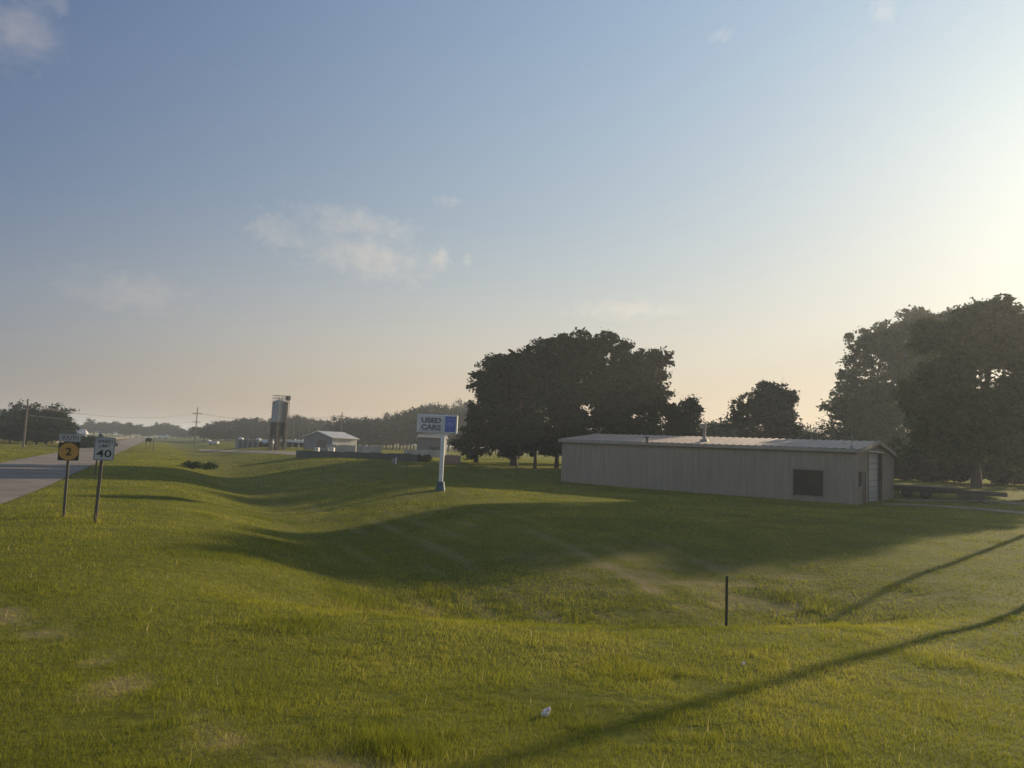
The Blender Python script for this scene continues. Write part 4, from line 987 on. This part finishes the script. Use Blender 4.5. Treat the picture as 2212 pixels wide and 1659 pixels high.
# left of the highway
for i, (px, top, Y, w_) in enumerate(((-60, 875, 150, 90), (8, 872, 165, 50), (38, 880, 160, 60), (78, 871, 150, 80), (112, 882, 152, 75), (-10, 905, 140, 70), (55, 905, 140, 80), (100, 908, 141, 70), (138, 903, 175, 40), (146, 918, 165, 34), (130, 925, 150, 40), (20, 925, 136, 60), (80, 928, 136, 60))):
    far_tree(px, top, Y, w_, 'dark bushy tree in the grove left of the highway', 'trees of the grove left of the highway', i)
# row at the end of the highway
xx = 150.0; i = 0
tops = [(150, 925), (180, 914), (205, 908), (225, 912), (245, 909), (262, 915), (285, 917), (305, 919), (325, 916), (350, 918), (368, 914), (380, 922), (400, 927), (420, 924), (440, 922)]
for px in np.arange(150, 450, 13.0):
    top = np.interp(px, [q[0] for q in tops], [q[1] for q in tops]) + rng.uniform(-2, 3)
    far_tree(px, top, rng.uniform(430, 520), rng.uniform(22, 34), 'hazy bluish tree in the far row at the end of the highway', 'far tree row at the end of the highway', int(px * 3))
# row behind the silo tower
prof = [(430, 925), (455, 910), (480, 912), (510, 910), (540, 906), (560, 907), (580, 908), (610, 904), (630, 902), (650, 907), (670, 906), (695, 908), (705, 925), (722, 918), (735, 902), (760, 906), (790, 898), (805, 903), (830, 900), (848, 888), (862, 892), (880, 880), (905, 870), (940, 871), (960, 880), (985, 876), (1005, 868)]
for px in np.arange(440, 720, 15.0):
    top = np.interp(px, [q[0] for q in prof], [q[1] for q in prof]) + rng.uniform(-2, 4)
    far_tree(px, top, rng.uniform(300, 345), rng.uniform(34, 50), 'hazy dark tree in the row behind the silo tower', 'tree row behind the silo tower', int(px))
    if px % 30 < 15: far_tree(px + 6, top + 14, rng.uniform(285, 298), 44, 'hazy dark tree in the row behind the silo tower', 'tree row behind the silo tower', int(px) + 2)
for px in np.arange(722, 1010, 15.0):
    top = np.interp(px, [q[0] for q in prof], [q[1] for q in prof]) + rng.uniform(-2, 5)
    far_tree(px, top, rng.uniform(238, 265), rng.uniform(38, 56), 'hazy dark tree in the row above the pale shed and block walls', 'tree row above the pale shed', int(px) + 1)
    far_tree(px + 7, top + 28, rng.uniform(222, 234), 50, 'hazy dark tree in the row above the pale shed and block walls', 'tree row above the pale shed', int(px) + 3)
# background wood further right, behind everything
for px in np.arange(1020, 2300, 30.0):
    far_tree(px, 935 + rng.uniform(-12, 12), rng.uniform(300, 340), rng.uniform(50, 70), 'dim tree in the far wood glimpsed behind the barn and big trees', 'far wood behind the barn', int(px / 7))
# two bare dead trees
for (px, py, top, lab) in ((632, 960, 893, 'left of two bare dead trees by the silo tower'), (664, 960, 898, 'right of two bare dead trees by the silo tower')):
    Y = 280.0; b_ = at_Y(px, py, Y); z0 = gz(b_.x, b_.y); h = at_Y(px, top, Y).z - z0
    o = empty('dead_tree', Vector((b_.x, b_.y, z0)), lab, 'tree', 'bare dead trees'); mb = MB()
    mb.tube([(0, 0, -.2), (.1, 0, h * .45), (0, 0, h * .6)], [.35, .28, .2], 8)
    for j in range(9):
        a_ = rng.uniform(0, 6.28); l_ = rng.uniform(.6, 1.0); e_ = Vector((math.cos(a_) * 3.2 * l_, math.sin(a_) * 2.0, h * (.72 + .28 * l_)))
        s_ = Vector((.05, 0, h * rng.uniform(.4, .6))); m_ = s_.lerp(e_, .55) + Vector((0, 0, .5))
        mb.tube([s_, m_, e_], [.16, .1, .03], 6); mb.tube([m_, m_ + Vector((rng.normal() * .9, rng.normal() * .5, 1.6))], [.07, .02], 5)
    mb.build('trunk', MT['bark'], o)
# hedge and field beyond the highway
A = on_ground(178, 968); B_ = on_ground(214, 966)
rngh = np.random.default_rng(3)
hl = [((A.lerp(B_, q / 5).x, A.lerp(B_, q / 5).y, .9), (3.4, 2.2, 1.1)) for q in range(6)]
V, tone = crown_verts(hl, 240, 16, .5, rngh, .4, .3)
keep = V.reshape(-1, 4, 3)[:, :, 2].min(1) > -.05
prop(poly_mesh('hedge', V.reshape(-1, 4, 3)[keep].reshape(-1, 3), 4, MT['leaf'], None, tone[keep]), 'dark low hedge beyond the road between the two signs', 'hedge')
wp = [at_z(q, r, 0.0) for q, r in ((120, 958), (290, 946.5), (290, 942.5), (120, 950))]
prop(MB().add([(p.x, p.y, .05) for p in wp], [(0, 1, 2, 3)]).build('field', MT['wheat']), kind='structure', label='strip of ripe tan field beyond the road')

# ------------------------------------------------------------------ grass blades
rng = np.random.default_rng(2024)
def blades(nb):
    r = np.exp(rng.uniform(math.log(4.6), math.log(300.0), nb)); th = rng.uniform(rad(-43), rad(45), nb)
    x, y = r * np.sin(th), r * np.cos(th); s, t = st(x, y)
    rag = .45 * (fbm(x * .8, y * .8, 55, 3) - .5) + rng.normal(0, .10, nb)
    keep = ~((s + rag < -5.15 - 1.6 * np.clip((46 - t) / 40, 0, 1.25) ** 1.5) & (s + rag > -12.05))
    bx = (x - BC.x) * BU.x + (y - BC.y) * BU.y; by = (x - BC.x) * BV.x + (y - BC.y) * BV.y
    keep &= ~((bx > -.05) & (bx < BL + .05) & (by > -.05) & (by < BWD + .05))
    ypoly = [(p.x, p.y) for p in (on_ground(*q) for q in ((430, 975), (560, 979.5), (640, 984.5), (642, 976), (560, 973.5), (430, 970.5)))]
    for poly in drives + [ypoly]:
        ins = np.zeros(nb, bool)
        for i in range(len(poly)):
            (x0, y0), (x1, y1) = poly[i], poly[i - 1]
            c = ((y0 > y) != (y1 > y)) & (x < (x1 - x0) * (y - y0) / ((y1 - y0) or 1e-9) + x0); ins ^= c
        keep &= ~ins | (rng.random(nb) < .10)
    dry = dry_mask(x, y)
    keep &= rng.random(nb) > dry * .45 * (r < 40)
    x, y, r, s, dry = x[keep], y[keep], r[keep], s[keep], dry[keep]; n_ = len(x)
    clump = fbm(x * 1.3, y * 1.3, 71, 3); patch = fbm(x / 4, y / 4, 73, 3)
    h = (.032 + .034 * clump + .018 * patch) * rng.uniform(.55, 1.35, n_)
    tall = sstep(.66, .8, fbm(x * .55, y * .55, 79, 2)); h *= 1 + .8 * tall
    zg_ = ground_z(x, y)
    h *= 1 + .7 * sstep(-.8, -1.25, zg_) * (y < 30)
    h *= 1 - .4 * dry
    w = np.clip(r * .00080, .0042, .16) * rng.uniform(.7, 1.3, n_)
    for px_, py_ in ((205, 1130), (137, 1118), (205, 1027), (951, 1060)):
        q_ = on_ground(px_, py_); near_ = np.exp(-(((x - q_.x) / .45) ** 2 + ((y - q_.y) / .35) ** 2)); h = h + .16 * near_ * rng.uniform(.3, 1.2, n_)
    az = rng.uniform(0, 2 * math.pi, n_); ln = rng.uniform(.15, .95, n_) * h; la = rng.uniform(0, 2 * math.pi, n_)
    bxv = np.cos(az) * w / 2; byv = np.sin(az) * w / 2
    z0 = zg_ - .012
    p0 = np.stack([x - bxv, y - byv, z0], 1); p1 = np.stack([x + bxv, y + byv, z0], 1)
    p2 = np.stack([x + np.cos(la) * ln, y + np.sin(la) * ln, z0 + h], 1)
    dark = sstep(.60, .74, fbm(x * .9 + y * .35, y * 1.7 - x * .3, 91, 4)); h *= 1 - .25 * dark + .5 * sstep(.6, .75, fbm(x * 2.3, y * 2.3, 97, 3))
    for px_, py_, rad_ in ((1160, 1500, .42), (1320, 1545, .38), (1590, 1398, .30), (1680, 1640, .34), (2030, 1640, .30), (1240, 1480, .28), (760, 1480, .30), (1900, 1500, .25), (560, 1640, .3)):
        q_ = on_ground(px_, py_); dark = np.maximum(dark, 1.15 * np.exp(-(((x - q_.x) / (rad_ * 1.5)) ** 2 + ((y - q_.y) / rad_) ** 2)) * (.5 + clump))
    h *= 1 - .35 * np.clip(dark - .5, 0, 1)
    stalk = (rng.random(n_) < .0016) & (r < 24); h = np.where(stalk, rng.uniform(.09, .20, n_), h)
    p2[:, :2] = np.where(stalk[:, None], p0[:, :2] + rng.normal(0, .035, (n_, 2)), p2[:, :2])
    p2[:, 2] = z0 + h
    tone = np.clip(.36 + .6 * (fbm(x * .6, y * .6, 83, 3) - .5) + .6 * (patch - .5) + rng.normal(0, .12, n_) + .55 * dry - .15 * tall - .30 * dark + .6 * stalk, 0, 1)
    return np.stack([p0, p1, p2], 1).reshape(-1, 3), tone
def grass_mat():
    m = bpy.data.materials.new('grass_blade'); m.use_nodes = True; t = m.node_tree; t.nodes.clear()
    out = t.nodes.new('ShaderNodeOutputMaterial'); at = t.nodes.new('ShaderNodeAttribute'); at.attribute_name = 'tone'
    r = t.nodes.new('ShaderNodeValToRGB'); e = r.color_ramp.elements
    e[0].position = 0.0; e[0].color = (0.130, 0.148, 0.018, 1)
    e[1].position = 1.0; e[1].color = (0.46, 0.36, 0.18, 1)
    k_ = e.new(.38); k_.color = (0.235, 0.236, 0.025, 1)
    k_ = e.new(.70); k_.color = (0.33, 0.305, 0.048, 1)
    t.links.new(at.outputs['Fac'], r.inputs[0])
    d = t.nodes.new('ShaderNodeBsdfDiffuse'); tr = t.nodes.new('ShaderNodeBsdfTranslucent')
    t.links.new(r.outputs[0], d.inputs[0]); t.links.new(r.outputs[0], tr.inputs[0])
    s = t.nodes.new('ShaderNodeMixShader'); s.inputs[0].default_value = .45
    t.links.new(d.outputs[0], s.inputs[1]); t.links.new(tr.outputs[0], s.inputs[2]); t.links.new(s.outputs[0], out.inputs[0])
    return m
NB = int(os.environ.get('NB', '1150000'))
V, tone = blades(NB)
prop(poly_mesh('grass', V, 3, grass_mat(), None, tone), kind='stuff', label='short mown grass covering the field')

# ------------------------------------------------------------------ clouds
def cloud_mat(dens, thr, sc_, seed, asp, col=(1, .97, .95)):
    m = bpy.data.materials.new('cloud'); m.use_nodes = True; t = m.node_tree; t.nodes.clear()
    out = t.nodes.new('ShaderNodeOutputMaterial'); pv = t.nodes.new('ShaderNodeVolumePrincipled')
    pv.inputs['Color'].default_value = (*col, 1); pv.inputs['Anisotropy'].default_value = 0.2
    co = t.nodes.new('ShaderNodeTexCoord'); mp = t.nodes.new('ShaderNodeMapping')
    mp.inputs['Location'].default_value = ((seed + 40) * 3.1, (seed + 40) * 1.7, (seed + 40) * 2.3); mp.inputs['Scale'].default_value = asp
    nz = t.nodes.new('ShaderNodeTexNoise'); nz.inputs['Scale'].default_value = sc_; nz.inputs['Detail'].default_value = 6; nz.inputs['Roughness'].default_value = .62
    nz.inputs['Distortion'].default_value = .5
    t.links.new(co.outputs['Object'], mp.inputs[0]); t.links.new(mp.outputs[0], nz.inputs['Vector'])
    ln = t.nodes.new('ShaderNodeVectorMath'); ln.operation = 'LENGTH'; t.links.new(co.outputs['Object'], ln.inputs[0])
    fo = t.nodes.new('ShaderNodeMapRange')
    fo.inputs[1].default_value = .0; fo.inputs[2].default_value = 1.0; fo.inputs[3].default_value = .16; fo.inputs[4].default_value = -.30
    t.links.new(ln.outputs['Value'], fo.inputs[0])
    ad = t.nodes.new('ShaderNodeMath'); ad.operation = 'ADD'; t.links.new(nz.outputs[0], ad.inputs[0]); t.links.new(fo.outputs[0], ad.inputs[1])
    mr_ = t.nodes.new('ShaderNodeMapRange'); mr_.inputs[1].default_value = thr; mr_.inputs[2].default_value = thr + .30
    mr_.inputs[3].default_value = 0; mr_.inputs[4].default_value = dens
    t.links.new(ad.outputs[0], mr_.inputs[0]); t.links.new(mr_.outputs[0], pv.inputs['Density'])
    t.links.new(pv.outputs[0], out.inputs['Volume'])
    return m
def cloud(px, py, rx, ry, label, seed, dens=1.0, thr=.40, sc_=1.5, D=4200.0, group=None, rot=0.0):
    d = ray(px, py).normalized(); k = D / FPX
    import bmesh
    bm = bmesh.new(); bmesh.ops.create_icosphere(bm, subdivisions=3, radius=1.0)
    me = bpy.data.meshes.new('cloud'); bm.to_mesh(me); bm.free()
    o = link_mesh('cloud', me, cloud_mat(dens * .0024 * 60 / max(30, (rx + ry) / 2), thr, sc_, seed, (rx / 70, (rx + ry) / 140, ry / 50)))
    fwd = Vector((d.x, d.y, 0)).normalized(); rt_ = Vector((fwd.y, -fwd.x, 0)); up = Vector((0, 0, 1))
    if rot:
        rt_, up = rt_ * math.cos(rot) + up * math.sin(rot), up * math.cos(rot) - rt_ * math.sin(rot)
    Rm = Matrix((rt_ * rx * k, fwd * (rx + ry) * .5 * k, up * ry * k)).transposed().to_4x4(); Rm.translation = CO + d * D
    o.matrix_world = Rm
    return prop(o, label, 'cloud', group)
cloud(590, 500, 105, 60, 'small white cloud at the left end of the middle cloud group', 1, 1.1, .40, 2.0)
cloud(775, 483, 215, 44, 'long thin white cloud along the top of the middle group', 2, 1.5, .39, 2.0, rot=-.05)
cloud(795, 556, 240, 72, 'largest white cloud in the middle of the sky', 3, 1.6, .38, 2.0, rot=-.06)
cloud(949, 554, 44, 44, 'small puffy cloud right of the largest cloud', 4, 1.3, .40)
cloud(970, 431, 50, 24, 'small lone cloud above the middle group', 5, .9, .40)
cloud(1008, 560, 20, 26, 'tiny wisp of cloud right of the puffy cloud', 6, .9, .40)
cloud(280, 632, 200, 66, 'faint pinkish cloud low in the left sky', 7, .6, .36)
cloud(1355, 672, 190, 32, 'thin streaky cloud just above the big dark trees', 8, 1.0, .36)
cloud(40, 60, 110, 105, 'faint mauve cloud in the top left corner', 9, .8, .36)
cloud(120, 2, 55, 30, 'faint wisp along the top edge near the left corner', 10, .6, rot=-.6)
cloud(1908, 18, 40, 50, 'faint white wisp at the top near the right corner', 11, .7)
cloud(1556, 74, 36, 24, 'very faint wisp high right of centre', 12, .5)

# ------------------------------------------------------------------ haze
hm = bpy.data.materials.new('haze'); hm.use_nodes = True; t = hm.node_tree; t.nodes.clear()
out = t.nodes.new('ShaderNodeOutputMaterial'); pv = t.nodes.new('ShaderNodeVolumePrincipled')
pv.inputs['Color'].default_value = (0.86, 0.92, 0.98, 1); pv.inputs['Density'].default_value = 0.00056; pv.inputs['Anisotropy'].default_value = 0.36
t.links.new(pv.outputs[0], out.inputs['Volume'])
prop(MB().box((0, 0, 18.0), (6600, 6600, 42.0)).build('haze', hm), kind='stuff', label='thin evening haze')
